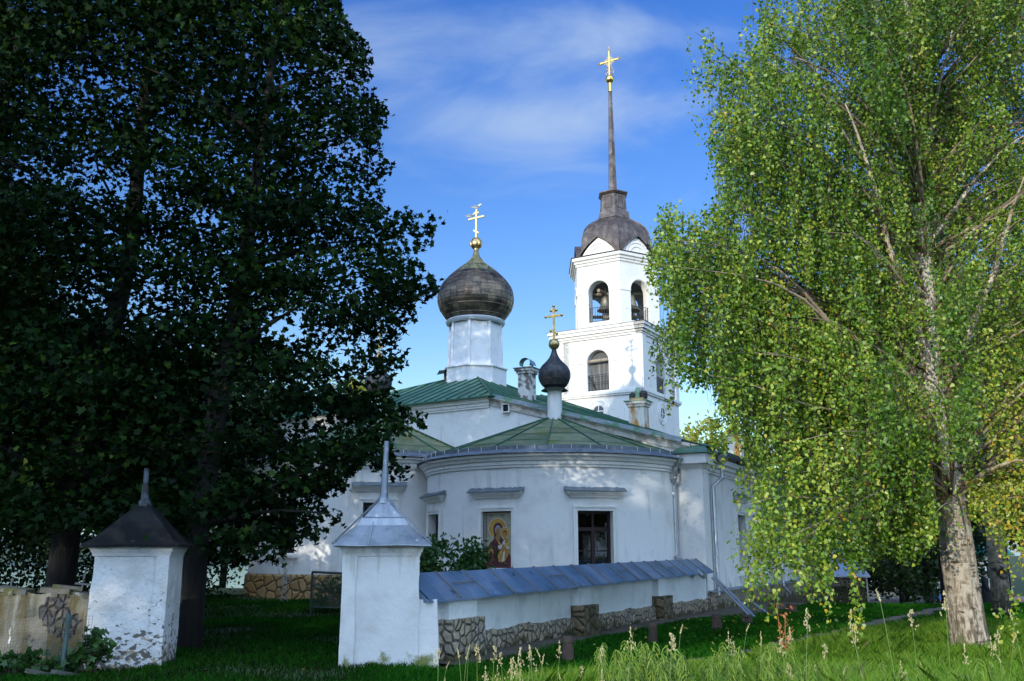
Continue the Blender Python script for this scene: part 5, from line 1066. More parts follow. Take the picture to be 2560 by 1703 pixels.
def house(loc, w, d, h, rh, yaw, wall, roof, label, wins):
    g = thing('house', label, 'house', loc); M = Matrix.Translation(loc) @ rz(yaw)
    m = MB(M); m.box(-w/2, w/2, 0, d, -1, h); m.add([(-w/2, 0, h), (-w/2, d, h), (-w/2, d/2, h+rh)], [(0, 1, 2)]); m.add([(w/2, 0, h), (w/2, d, h), (w/2, d/2, h+rh)], [(0, 1, 2)]); m.build('wall', wall, g)
    m = MB(M); o = .4; k = rh/(d/2)
    m.add([(-w/2-o, -o, h-o*k), (w/2+o, -o, h-o*k), (w/2+o, d/2, h+rh), (-w/2-o, d/2, h+rh), (w/2+o, d+o, h-o*k), (-w/2-o, d+o, h-o*k)], [(0, 1, 2, 3), (3, 2, 4, 5)])
    m.build('roof', roof, g)
    for x, z in wins:
        m = MB(M); m.box(x-.55, x+.55, -.05, -.01, z, z+1.3); f = m.build('window', WHITEPAINT, g); m = MB(M); m.box(x-.45, x+.45, -.07, -.055, z+.1, z+1.2); m.build('pane', GLASS, f)
BR = bpy.data.materials.new('beige_brick'); BR.use_nodes = True; nt = BR.node_tree; bt = nt.nodes.new('ShaderNodeTexBrick'); bt.inputs['Color1'].default_value = (.42, .34, .25, 1); bt.inputs['Color2'].default_value = (.36, .28, .2, 1); bt.inputs['Mortar'].default_value = (.2, .17, .14, 1); bt.inputs['Scale'].default_value = 3.2
g_ = nt.nodes.new('ShaderNodeNewGeometry'); sx = nt.nodes.new('ShaderNodeSeparateXYZ'); nt.links.new(g_.outputs['Position'], sx.inputs[0]); cx2 = nt.nodes.new('ShaderNodeCombineXYZ'); nt.links.new(sx.outputs[0], cx2.inputs[0]); nt.links.new(sx.outputs[2], cx2.inputs[1]); nt.links.new(cx2.outputs[0], bt.inputs['Vector']); nt.links.new(bt.outputs[0], nt.nodes['Principled BSDF'].inputs['Base Color'])
TEAL = mat('teal_roof_paint', (.02, .20, .17), .5)
house((23.4, 64, -1.05), 6, 6, 3.2, 1.8, -6, BR, TEAL, 'small beige brick house with a teal roof beyond the annex', [(-1.5, .9), (1.2, .9)])
house((34.2, 69, -1.05), 5, 6, 2.9, 2.0, 8, mat('cream_render', (.6, .55, .42), .9), TEAL, 'cream house with a teal roof seen past the big birch trunk', [(-1.2, .9), (1.2, .9)])

# ------------------------------------------------------------------ people
def skin_mesh(name, pts, edges, rad, material, parent, M, sub=1):
    me = bpy.data.meshes.new(name); off = Vector(parent.location); me.from_pydata([M @ Vector(p)-off for p in pts], edges, []); o = bpy.data.objects.new(name, me); sc.collection.objects.link(o)
    sk = o.modifiers.new('s', 'SKIN'); sub_ = o.modifiers.new('u', 'SUBSURF'); sub_.levels = sub; sub_.render_levels = sub
    for i, d in enumerate(me.skin_vertices[0].data): d.radius = (rad[i], rad[i]); d.use_root = (i == 0)
    bpy.context.view_layer.update(); nm = bpy.data.meshes.new_from_object(o.evaluated_get(bpy.context.evaluated_depsgraph_get())); o.modifiers.clear(); o.data = nm
    nm.materials.clear(); nm.materials.append(material); nm.polygons.foreach_set('use_smooth', [True]*len(nm.polygons)); a = nm.attributes.new('pv', 'FLOAT', 'FACE'); o.parent = parent; return o
def cloth(name, c): return mat(name, c, .9, layers=[(tuple(x*.7 for x in c), 14, .48, .66)])
def person(x, y, yaw, h, label, top, legs, skirt=None, scarf=None, bag=None, coat=None, sleeve=True, shoes=None, skirt_len=.12):
    z = hz1(x, y)+.03; g = thing('person', label, 'person', (x, y, z)); k = h/1.75; M = Matrix.Translation((x, y, z)) @ rz(yaw) @ Matrix.Scale(k, 4)
    J = [(0, 0, .96), (0, .01, 1.2), (0, 0, 1.42), (0, 0, 1.52), (0, -.02, 1.60), (0, -.02, 1.69), (-.19, 0, 1.40), (-.25, .0, 1.12), (-.22, -.12, .90), (-.20, -.17, .83), (.19, 0, 1.40), (.25, .02, 1.12), (.24, -.06, .86), (.23, -.08, .78), (-.10, 0, .90), (-.11, -.01, .50), (-.11, .03, .09), (-.12, -.12, .04), (.10, 0, .90), (.11, -.05, .50), (.12, -.02, .09), (.13, -.17, .04)]
    E_ = [(0, 1), (1, 2), (2, 3), (3, 4), (4, 5), (2, 6), (6, 7), (7, 8), (8, 9), (2, 10), (10, 11), (11, 12), (12, 13), (0, 14), (14, 15), (15, 16), (16, 17), (0, 18), (18, 19), (19, 20), (20, 21)]
    rd = [.13, .13, .12, .055, .085, .085, .06, .045, .034, .03, .06, .045, .034, .03, .085, .06, .045, .035, .085, .06, .045, .035]
    skin_mesh('body', J, E_, rd, SKIN if legs is None else legs, g, M)
    m = MB(M); m.lathe([(.17, .92), (.185, 1.0), (.16, 1.15), (.185, 1.32), (.15, 1.45), (.07, 1.5)], 16); m.M = M @ Matrix.Scale(1, 4); 
    for s in (-1, 1): m.tube([(s*.17, 0, 1.42), (s*.25, .01, 1.12), (s*.23, -.09, .90)], [.075, .062, .05], 8)
    t = m.build('top', top, g, smooth=60)
    m = MB(M); m.ball((0, -.02, 1.635), .098, 14, sz=1.18); m.ball((0, -.118, 1.625), .018, 6); m.build('head', SKIN, g, smooth=True)
    if skirt: m = MB(M); m.lathe([(.165, 1.0), (.21, .8), (.27, skirt_len+.1), (.28, skirt_len)], 18); m.build('skirt', skirt, g, smooth=60)
    if coat: m = MB(M); m.lathe([(.19, 1.02), (.22, .8), (.26, .2), (.265, .1)], 16); m.build('long_coat', coat, g, smooth=60)
    if scarf: m = MB(M); m.lathe([(.2, 1.28), (.15, 1.42), (.115, 1.52), (.122, 1.64), (.09, 1.74), (.01, 1.77)], 14, (0, .02)); m.build('headscarf', scarf, g, smooth=True)
    else: m = MB(M); m.lathe([(.105, 1.62), (.11, 1.68), (.08, 1.75), (.01, 1.765)], 14, (0, .0)); m.build('hair', cloth('dark_hair', (.02, .016, .012)), g, smooth=True)
    if shoes:
        for s in (-1, 1): m = MB(M); m.M = M @ T3((s*.115, -.04, .045)); m.ball((0, 0, 0), .06, 10, sz=.7); m.ball((0, -.09, -.01), .05, 10, sz=.6); m.build('shoe', shoes, g, smooth=True)
    if bag: m = MB(M); m.box(.24, .34, -.1, .12, .62, .88); m.tube([(.29, 0, .88), (.2, .0, 1.42)], .012, 5); m.build('bag', bag, g)
WHITEC, BLACKC, BLUEC, REDC = cloth('white_cloth', (.7, .7, .72)), cloth('black_cloth', (.015, .015, .018)), cloth('blue_cloth', (.16, .30, .62)), cloth('red_bag', (.5, .04, .03))
pp = lambda px, py, y: (float(at(px, py, y)[0]), y)
person(*pp(2521, 1500, 47.0), 20, 1.66, 'woman in a white headscarf and white jacket with a black skirt and red bag', WHITEC, None, BLACKC, WHITEC, REDC)
person(*pp(2467, 1500, 48.0), 70, 1.76, 'person in a long black coat with a dark cap standing beside the second birch trunk', BLACKC, BLACKC, coat=BLACKC)
person(*pp(2341, 1480, 49.5), -10, 1.62, 'woman in a blue dress with white shoes and headscarf', WHITEC, None, BLUEC, WHITEC, None, shoes=cloth('white_shoe', (.75, .75, .75)), skirt_len=.42)
person(*pp(2366, 1480, 48.0), 30, 1.80, 'person all in black next to the woman in the blue dress', BLACKC, BLACKC, coat=BLACKC)

# ------------------------------------------------------------------ trees
def limbs(mb, base, tips, r0, r1, n=6, sag=.12, mi=0):
    for b, t in zip(base, tips):
        b, t = Vector(b), Vector(t); L = (t-b).length; pts = []
        for k in range(6):
            f = k/5; p = b.lerp(t, f); p.z += sag*L*math.sin(f*math.pi)*.5; p += Vector((noise.noise(p*.9), noise.noise(p*.9+Vector((7, 0, 0))), 0))*.09*L*math.sin(f*math.pi); pts.append(p)
        mb.tube(pts, [r0+(r1-r0)*k/5 for k in range(6)], n, mi)
def crown_tree(name, label, cat, trunk, radii, cents, nleaf, lsize, template, leafm, barkm, updir=.4, spread=.45, flat=.55, group=None, nbr=18, pvf=None, kindp=None, mask=None, hang=0.):
    """trunk: polyline; cents: cluster centres (N,3)"""
    g = thing(name, label, cat, tuple(trunk[0]), group)
    m = MB(); m.tube(trunk, radii, 12); T_ = np.array(trunk); 
    m.build('trunk', barkm, g, smooth=2)
    sel = rng.choice(len(cents), min(nbr, len(cents)), replace=False); bases, tips = [], []
    for i in sel:
        c = cents[i]; zt = np.clip(c[2]-.35*np.linalg.norm(c[:2]-T_[0, :2])-.3, T_[0, 2]+.15*(T_[-1, 2]-T_[0, 2]), T_[-1, 2]*.97)
        k = np.clip(np.searchsorted(T_[:, 2], zt)-1, 0, len(T_)-2); f = (zt-T_[k, 2])/(T_[k+1, 2]-T_[k, 2]); bases.append(T_[k]+(T_[k+1]-T_[k])*np.clip(f, 0, 1)); tips.append(c)
    m = MB(); limbs(m, bases, tips, radii[-1]*.9+.02, .012); m.build('branches', barkm, g, smooth=2)
    per = rng.multinomial(nleaf, rng.dirichlet(np.ones(len(cents))*3)); idx = np.repeat(np.arange(len(cents)), per)
    L = cents[idx]+rng.normal(size=(len(idx), 3))*np.array((spread, spread, spread*flat))
    if mask is not None: ok = mask(L); L, idx = L[ok], idx[ok]
    pv = np.clip(rng.beta(2, 2.6, len(L))+rng.normal(0, .17, len(cents))[idx], 0, 1)
    if pvf is not None: pv = pvf(L, pv)
    fast_mesh('crown', leaves(L, lsize, template, updir, hang), len(template), len(L), pv, leafm, g)
    return g
def ellipsoid(c, r, n, shell=.35):
    d = unit(rng.normal(size=(n, 3))); q = (shell+(1-shell)*rng.random((n, 1)))**.6; return np.array(c)+d*q*np.array(r)
# -- dark maples at the left: crown outline as it stands in the photograph, about 4 m deep
MP = np.array([(-260, -260), (770, -260), (778, 0), (800, 60), (850, 115), (862, 170), (832, 195), (882, 235), (897, 262), (868, 325), (902, 390), (882, 420), (872, 468), (905, 500), (940, 478), (985, 508), (1020, 470), (1012, 515), (988, 560), (950, 600), (1000, 640), (1010, 668), (952, 700), (962, 742), (918, 772), (948, 832), (926, 872), (900, 905), (935, 945), (988, 948), (975, 985), (905, 1003), (900, 1040), (945, 1085), (935, 1112), (880, 1095), (850, 1060), (790, 1110), (800, 1135), (745, 1130), (742, 1160), (806, 1190), (790, 1215), (735, 1200), (752, 1246), (690, 1250), (664, 1300), (600, 1298), (560, 1312), (520, 1300), (440, 1290), (300, 1250), (170, 1215), (60, 1240), (-260, 1240)])*1.08613
def crown_samples(poly, yc, thick, n, x0, x1, z0, z1, edge=60):
    out = []
    while sum(map(len, out)) < n:
        P = np.stack([rng.uniform(x0, x1, 4000), yc+rng.uniform(-1, 1, 4000)*thick, rng.uniform(z0, z1, 4000)], 1)
        X, Y = project(P); ok = inside(poly, X, Y)
        dens = np.array([noise.noise(Vector(p)*.45) for p in P]); ok &= dens > rng.uniform(-.62, .10, len(P)); out.append(P[ok])
    return np.concatenate(out)[:n]
def mask_of(poly):
    def f(L):
        X, Y = project(L); g = np.array([noise.noise(Vector(q)*1.15) for q in L])
        hole = inside(np.array([(585, 745), (640, 715), (700, 700), (724, 758), (685, 800), (610, 792)])*1.08613, X+rng.normal(0, 12, len(X)), Y+rng.normal(0, 12, len(X))) & (rng.random(len(X)) < .9)
        return inside(poly, X+rng.normal(0, 7, len(X)), Y+rng.normal(0, 7, len(Y))) & ~hole & (g < np.where(X > 780, .24, .44)+rng.normal(0, .05, len(X)))
    return f
MC = crown_samples(MP, 18.2, 2.6, 2100, -14, -.8, 1.4, 17.0)
near = np.argmin(np.stack([np.abs(MC[:, 0]-c+rng.normal(0, .8, len(MC)))*w for c, w in ((-4.6, .8), (-8.6, 1.), (-12.6, 1.1))]), 0)
mt = [[(-5.75, 17.0, -.1), (-5.75, 17.0, 2), (-5.6, 17.1, 4.3), (-5.35, 17.3, 7), (-5.2, 17.5, 10.5), (-5.0, 17.8, 15)], [(-8.9, 18.5, -.1), (-8.85, 18.5, 2.5), (-8.5, 18.4, 5.0), (-8.1, 18.4, 8), (-8.2, 18.5, 11), (-8.3, 18.6, 16)], [(-11.6, 19.5, -.1), (-11.7, 19.5, 3), (-11.9, 19.5, 6), (-12.0, 19.6, 10), (-12.0, 19.8, 16)]]
ml = ['dark shaded maple whose crown hangs out over the main apse roof', 'dark maple with forked trunks in the middle of the left tree mass', 'dark maple at the left edge of the photo above the broken wall']
mr = [[.24, .21, .19, .15, .10, .04], [.30, .25, .22, .17, .12, .04], [.26, .22, .19, .13, .04]]
for k in range(3):
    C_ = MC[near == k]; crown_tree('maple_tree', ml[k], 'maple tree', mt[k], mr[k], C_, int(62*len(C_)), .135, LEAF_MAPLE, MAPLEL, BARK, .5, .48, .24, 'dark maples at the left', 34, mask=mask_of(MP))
# -- shade trees standing to the left and behind the photographer, and trees behind
def lump_tree(name, label, x, y, h, r, zc, n, leafm, lsize=.3, z0=None, group=None, trunk_r=.22, tmpl=LEAF_QUAD, nc=70, barkm=None, shell=.3, spread=.55):
    z = hz1(x, y); C_ = ellipsoid((x, y, z+zc), (r, r, h-zc), nc, shell); lowz = z+(z0 if z0 is not None else 1.0)
    C_[:, 2] = np.maximum(C_[:, 2], lowz+rng.random(nc)*.8)
    return crown_tree(name, label, 'tree', [(x, y, z-.1), (x+.1, y, z+h*.35), (x, y+.1, z+h*.85)], [trunk_r, trunk_r*.8, .04], C_, n, lsize, tmpl, leafm, barkm or BARK, .3, spread, .8, group, 14)
for i, (x, y, h, r, n, lb) in enumerate(((-17.2, -14.5, 17.0, 2.7, 6500, 'shade tree at the open end of the row out of view'), (-21.5, -15.5, 16.6, 3.3, 8500, 'second shade tree of the row out of view'), (-26.8, -15, 15.4, 3.3, 8500, 'third shade tree of the row out of view'), (-32.2, -15.5, 18.8, 3.8, 8500, 'fourth shade tree of the row out of view'), (-37.6, -14.5, 19.4, 3.8, 8500, 'fifth shade tree of the row out of view'), (-42.5, -14, 18, 4, 7500, 'last shade tree of the row out of view'))):
    lump_tree('shade_tree', lb, x, y, h, r, h*.58, int(n*.62), DARKL, .42, 3.6, 'trees out of view that shade the gate', nc=75, spread=.48)
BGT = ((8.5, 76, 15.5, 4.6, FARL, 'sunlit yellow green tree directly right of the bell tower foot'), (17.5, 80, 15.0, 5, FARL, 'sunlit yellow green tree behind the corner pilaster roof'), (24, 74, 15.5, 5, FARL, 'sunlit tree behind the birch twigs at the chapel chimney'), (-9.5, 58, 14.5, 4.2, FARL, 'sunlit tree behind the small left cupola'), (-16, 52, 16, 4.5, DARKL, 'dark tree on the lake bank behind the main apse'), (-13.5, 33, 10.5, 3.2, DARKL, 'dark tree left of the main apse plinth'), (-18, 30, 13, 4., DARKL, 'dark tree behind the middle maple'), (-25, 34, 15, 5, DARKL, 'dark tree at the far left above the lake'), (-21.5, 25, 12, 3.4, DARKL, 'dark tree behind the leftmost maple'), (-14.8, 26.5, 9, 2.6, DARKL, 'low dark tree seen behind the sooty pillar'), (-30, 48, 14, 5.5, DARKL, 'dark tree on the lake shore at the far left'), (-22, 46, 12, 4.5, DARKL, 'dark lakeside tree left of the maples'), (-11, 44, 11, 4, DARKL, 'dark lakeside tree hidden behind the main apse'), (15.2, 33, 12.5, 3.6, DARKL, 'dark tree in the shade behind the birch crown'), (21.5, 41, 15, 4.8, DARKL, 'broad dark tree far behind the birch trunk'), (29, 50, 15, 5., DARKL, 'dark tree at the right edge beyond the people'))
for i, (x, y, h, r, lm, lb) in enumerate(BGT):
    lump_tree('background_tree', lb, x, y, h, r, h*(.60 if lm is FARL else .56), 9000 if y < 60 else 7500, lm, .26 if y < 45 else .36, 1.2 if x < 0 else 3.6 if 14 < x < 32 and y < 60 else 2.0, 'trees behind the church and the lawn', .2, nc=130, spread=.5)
for x, y, rx, rz_, lb in ((-9.5, 23.5, 1.6, .9, 'dark undergrowth right behind the sooty pillar'), (-12.5, 24.5, 2.2, 1.6, 'dark undergrowth behind the broken wall'), (-16.5, 26, 2.6, 1.8, 'dark undergrowth at the left under the maples'), (-11, 30.5, 2.2, 1.3, 'dark undergrowth at the left end of the main apse')):
    z = hz1(x, y); C_ = ellipsoid((x, y, z+rz_*.6), (rx, 1.2, rz_), 60, .3); C_[:, 2] = np.maximum(C_[:, 2], z+.1)
    g_ = thing('undergrowth_shrub', lb, 'shrub', (x, y, z), 'dark shrubs under the maples'); mm_ = MB()
    for q in C_[:8]: mm_.tube([(x, y, z-.05), Vector(q)*.5+Vector((x, y, z))*.5, q], [.02, .014, .006], 5)
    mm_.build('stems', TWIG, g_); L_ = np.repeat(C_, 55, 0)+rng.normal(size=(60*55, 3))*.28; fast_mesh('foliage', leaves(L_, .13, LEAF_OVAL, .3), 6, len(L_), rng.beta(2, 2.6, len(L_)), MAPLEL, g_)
for x, y, h, r, lb in ((23.0, 55, 4.2, 3.2, 'wide dark bush before the beige brick house'), (20.2, 49, 5.2, 2.4, 'dark bushy tree beside the annex'), (24.2, 52, 5.6, 2.4, 'dark bushy tree in front of the teal roofed house'), (17.6, 40, 9.5, 2.6, 'dark tree filling the gap under the birch crown')):
    lump_tree('background_tree', lb, x, y, h, r, h*.5, 5200, DARKL, .22, .7, 'trees behind the church and the lawn', .14, nc=80, spread=.4)
# -- second birch trunk behind the big one
bx, by = 13.45, 26.0
lump_tree('birch_tree', 'second birch with a dark rough trunk just right of the big birch trunk', bx, by, 15, 3.4, 9, 9000, BIRCHL, .16, 4.0, None, .25, LEAF_BIRCH, 120, BIRCHB)
# -- the big birch
birch = thing('birch_tree', 'big weeping birch with yellow green leaves and a pale rough trunk on the right', 'birch tree', (7.85, 16.4, 0))
m = MB(); TR = [(7.90, 16.4, -.15), (7.88, 16.4, .12), (7.86, 16.4, .5), (7.84, 16.4, 1.2), (7.82, 16.4, 2.2), (7.74, 16.4, 3.3), (7.70, 16.4, 4.2), (7.72, 16.4, 5.5), (7.80, 16.4, 7), (7.9, 16.45, 9), (7.95, 16.5, 11.5), (8.0, 16.5, 15), (8.0, 16.5, 18)]
vs = []; n = 28; RR = [.35, .325, .305, .282, .262, .262, .20, .175, .155, .13, .10, .06, .02]
TRf, RRf = [], []
for i in range(len(TR)-1):
    for k in range(5): t = k/5; TRf.append(Vector(TR[i]).lerp(Vector(TR[i+1]), t)); RRf.append(RR[i]+(RR[i+1]-RR[i])*t)
for c, r in zip(TRf, RRf):
    for k in range(n):
        t = 2*math.pi*k/n; d = 1+(.10*noise.noise(Vector((math.cos(t)*2.2, math.sin(t)*2.2, c.z*.8)))+.05*noise.noise(Vector((math.cos(t)*6, math.sin(t)*6, c.z*1.4))))*(1.0 if c.z < 2 else .6)
        if c.z < .5: d += .10*max(0, math.cos(t*5+.6))*(.4-c.z)
        vs.append((c.x+r*d*math.cos(t), c.y+r*d*math.sin(t), c.z))
m.add(vs, [(i*n+k, i*n+(k+1) % n, (i+1)*n+(k+1) % n, (i+1)*n+k) for i in range(len(TRf)-1) for k in range(n)]); m.build('trunk', BIRCHB, birch, smooth=2)
m = MB(); LIMB = [([(2150, 900), (2098, 700), (2045, 560), (2010, 430), (1972, 310), (1935, 215)], 14.0, .085), ([(2120, 960), (2010, 805), (1930, 735), (1860, 680), (1800, 630), (1745, 585)], 13.6, .06), ([(2150, 700), (2060, 620), (1990, 560), (1945, 520)], 13.8, .045), ([(2140, 560), (2240, 420), (2300, 350), (2380, 300)], 15.8, .05), ([(2180, 900), (2290, 620), (2330, 480), (2365, 380)], 13.9, .07), ([(2120, 420), (2150, 260), (2170, 160), (2200, 40)], 14.2, .05), ([(2110, 400), (2000, 250), (1900, 160), (1800, 120)], 14., .05), ([(2180, 1090), (2060, 1000), (1960, 940), (1840, 930)], 14.4, .05), ([(2190, 1150), (2270, 1085), (2340, 1060), (2400, 1065)], 14.0, .06), ([(2150, 860), (2000, 760), (1850, 740), (1700, 760)], 14.0, .05), ([(2160, 950), (1950, 900), (1800, 920), (1640, 800)], 15.2, .045), ([(2180, 1120), (2000, 1120), (1880, 1180), (1760, 1240)], 13.6, .04)]
for pts, y1, r in LIMB:
    P = [Vector(atD(*p, 16.4+(y1-16.4)*i/(len(pts)-1))) for i, p in enumerate(pts)]; Pf = []
    for i in range(len(P)-1):
        for k in range(4): q = P[i].lerp(P[i+1], k/4); q += Vector((noise.noise(q*1.5), 0, noise.noise(q*1.5+Vector((5, 0, 0)))))*.05; Pf.append(q)
    m.tube(Pf, [r*(1-.93*i/len(Pf)) for i in range(len(Pf))], 8)
m.build('limbs', BIRCHLIMB, birch, smooth=2)
BP = np.array([(1700, -300), (2800, -300), (2800, 1330), (2560, 1360), (2420, 1330), (2357, 1390), (2318, 1330), (2290, 1240), (2240, 1180), (2200, 1265), (2160, 1235), (2130, 1270), (2085, 1290), (2040, 1260), (2005, 1300), (1960, 1310), (1930, 1270), (1910, 1340), (1870, 1390), (1845, 1370), (1820, 1290), (1795, 1330), (1775, 1395), (1745, 1350), (1715, 1375), (1690, 1290), (1672, 1250), (1700, 1200), (1700, 1120), (1712, 1060), (1700, 1035), (1672, 960), (1640, 985), (1620, 900), (1560, 880), (1545, 850), (1530, 890), (1502, 860), (1505, 770), (1540, 720), (1500, 650), (1478, 600), (1512, 540), (1512, 490), (1545, 470), (1600, 500), (1652, 450), (1640, 380), (1600, 310), (1598, 240), (1552, 188), (1582, 125), (1572, 75), (1640, 60), (1690, 90), (1722, 30)])*1.08613
holes = [np.array(h)*1.08613 for h in ([(1690, 490), (1720, 470), (1740, 540), (1700, 560)], [(1585, 900), (1640, 870), (1660, 960), (1610, 985)], [(1480, 705), (1560, 700), (1540, 740)])]
def strands(n, poly, y0, y1, x0, x1, z0, z1, lmin, lmax, seed):
    r = np.random.default_rng(seed); S = []
    while len(S) < n:
        P = np.stack([r.uniform(x0, x1, 3000), r.uniform(y0, y1, 3000), r.uniform(z0, z1, 3000)], 1); X, Y = project(P); ok = inside(poly, X, Y+40)
        for p in P[ok]:
            if noise.noise(Vector(p)*.62) > r.uniform(-.62, .16): S.append((p, r.uniform(lmin, lmax)))
    return S[:n]
BPI = np.array([(1745, -300), (2800, -300), (2800, 1250), (2240, 1160), (2120, 1180), (1900, 1230), (1760, 1180), (1760, 1000), (1700, 900), (1640, 820), (1700, 560), (1730, 300)])*1.08613
def sample_in(poly, n, y0, y1, x0, x1, z0, z1, dy, r):
    out = np.zeros((0, 3))
    while len(out) < n:
        P = np.stack([r.uniform(x0, x1, 4000), r.uniform(y0, y1, 4000), r.uniform(z0, z1, 4000)], 1); X, Y = project(P); out = np.concatenate([out, P[inside(poly, X, Y+dy)]])
    return out[:n]
br = np.random.default_rng(5); Lc, pvL = [], []; tw = MB(); bo = MB()
EDGE = np.array([(1800, -100), (1722, 30), (1640, 60), (1572, 75), (1552, 188), (1598, 240), (1640, 380), (1652, 450), (1545, 470), (1512, 490), (1478, 600), (1540, 720), (1500, 770), (1502, 860), (1530, 890), (1620, 900), (1672, 960), (1700, 1035), (1705, 1090), (1760, 1120), (1770, 900), (1720, 600), (1750, 300)])*1.08613
LOW = np.array([(1690, 1200), (1672, 1250), (1690, 1290), (1715, 1375), (1775, 1395), (1850, 1390), (1900, 1340), (1880, 1220)])*1.08613
ends = np.concatenate([sample_in(LOW, 7, 12.4, 14.5, 1.6, 9, 1.0, 6, 60, br), sample_in(EDGE, 62, 12.4, 16.0, 1.6, 9, 1.2, 15.5, 18, br), sample_in(BP, 165, 12.2, 16.6, 1.6, 13.5, 1.6, 15.5, 25, br), sample_in(BPI, 120, 16.6, 21.0, 3.0, 16.5, 3.0, 19.5, 0, br)])
for bi, e in enumerate(ends):
    base = np.array((7.8, 16.4, 0)); dist = np.hypot(e[0]-7.8, e[1]-16.4); zs = np.clip(e[2]-.45*dist+br.normal(0, .4), 2.6, 16.5)
    P0 = np.array((7.8, 16.4, zs)); P2 = e; P1 = (P0+P2)/2+np.array((br.normal(0, .12)*dist, br.normal(0, .12)*dist, .10*dist+.28*max(0, e[2]-zs)))
    T = np.linspace(0, 1, 12)[:, None]; wob = br.normal(0, 1, 3); C_ = (1-T)**2*P0+2*T*(1-T)*P1+T*T*P2; C_ = C_+np.sin(T*(5+wob[0])+wob[1]*3)*np.sin(T*np.pi)*np.array((.05, .05, .07))*dist*.6
    if inside(BP, *project(C_[4:])).all(): bo.tube([Vector(q) for q in C_], list(np.linspace(.008+.0065*dist, .003, 12)), 5)
    blen = np.linalg.norm(np.diff(C_, axis=0), axis=1).sum(); ns = int(np.clip(blen*.72/.085, 14, 48)); tb = .10*br.normal(); big = br.uniform(.7, 1.5)
    for k in range(ns):
        t = 1-.78*br.random()**1.3; c = (1-t)**2*P0+2*t*(1-t)*P1+t*t*P2+br.normal(0, .13, 3)*np.array((1, 1, .5))
        L = big*br.uniform(.4, 1.35); n = max(6, int(L/.026)); tt = np.linspace(0, 1, n)[:, None]; out = (e-P0)[:2]/max(dist, .3)*br.uniform(0, .35)+br.normal(0, .12, 2); ph = br.uniform(0, 6)
        q = c+np.concatenate([out[None, :]*np.sqrt(tt)*L*.6+.04*np.sin(tt*5+ph), -tt*L+.22*L*tt*(1-tt)], 1); keepn = br.random(n) < np.linspace(.8, 1, n)
        q2 = (q+br.normal(0, .042, (n, 3)))[keepn]; Lc.append(q2)
        warm = .22*max(0, 1-((c[0]-8.9)/2.6)**2-((c[2]-3.6)/2.6)**2)+.14*max(0, 1-((c[2]-1.8)/1.8)**2)+.10*max(0, (c[0]-7)/6)
        pvL.append(np.clip(.44+tb+warm+br.normal(0, .07)+br.normal(0, .15, len(q2)), 0, 1))
        if k % 2 == 0 and inside(BP, *project(q[[0, n//2, -1]])).all(): tw.tube([q[0], q[n//2], q[-1]], .003, 3, cap=False)
bo.build('boughs', mat('birch_bough_bark', (.30, .225, .155), .9, layers=[((.10, .07, .05), 3, .45, .62), ((.48, .40, .30), 2.2, .58, .70)]), birch, smooth=2)
Lc = np.concatenate(Lc); pvL = np.concatenate(pvL); X, Y = project(Lc)
keep = inside(BP, X+rng.normal(0, 9, len(X)), Y+rng.normal(0, 12, len(X)))
for h in holes: keep &= ~inside(h, X+rng.normal(0, 10, len(X)), Y+rng.normal(0, 10, len(X)))
tp_ = np.array([(2228, 1500), (2190, 1150), (2150, 850), (2110, 430), (2065, 0)])*1.08613; tx_ = np.interp(Y, tp_[::-1, 1], tp_[::-1, 0])
for (ya, yb, wd, pr) in ((1060, 1330, 40, .93), (930, 1060, 26, .55), (590, 700, 20, .75), (330, 470, 18, .7)):
    keep &= ~((Y > ya*1.08613) & (Y < yb*1.08613) & (np.abs(X-tx_) < wd) & (Lc[:, 1] < 16.3) & (rng.random(len(X)) < pr))
for pts, y1, r in LIMB[:7]:                    # the pale limbs show through thin places in the foliage
    P_ = np.array(pts)*1.08613
    for a_, b_ in zip(P_, P_[1:]):
        d_ = b_-a_; L_ = np.hypot(*d_); d_ = d_/L_; t_ = np.clip((X-a_[0])*d_[0]+(Y-a_[1])*d_[1], 0, L_); ds_ = np.hypot(X-a_[0]-d_[0]*t_, Y-a_[1]-d_[1]*t_)
        gap = .5+.5*np.sin((a_[1]+t_*d_[1])*.021+r*90); keep &= ~((ds_ < 9+9*gap) & (Lc[:, 1] < y1+1.2) & (rng.random(len(X)) < .25+.65*gap))
# single wisps hanging free below and beside the crown
ws = []
for px, py, yy, L in ((1955, 1290, 12.6, .95), (1965, 1330, 12.6, .75), (1905, 1300, 12.8, .7), (1780, 1360, 12.8, .35), (1730, 1340, 12.9, .3), (1765, 1100, 13.3, .8), (1700, 1080, 13.5, .5), (1545, 880, 14.2, .5), (1640, 985, 14.6, .6), (1662, 1000, 14.6, .5), (2330, 1360, 14.5, .7), (2300, 1400, 14.5, .4)):
    for k in range(3):
        p = atD(px+rng.uniform(-9, 9), py, yy); n = int(L/.028); t = np.linspace(0, 1, n)[:, None]; ws.append(p+np.concatenate([.05*np.sin(t*4+k), .05*np.cos(t*3+k), -t*L], 1)+rng.normal(0, .03, (n, 3)))
ws = np.concatenate(ws)
Lall = np.concatenate([Lc[keep], ws]); pvall = np.concatenate([pvL[keep], np.clip(.5+rng.normal(0, .25, len(ws)), 0, 1)])
fast_mesh('crown', leaves(Lall, .060, LEAF_BIRCH, None, .42), 6, len(Lall), pvall, BIRCHL, birch)
tw.build('twigs', TWIG, birch)
print('birch leaves', len(Lall))

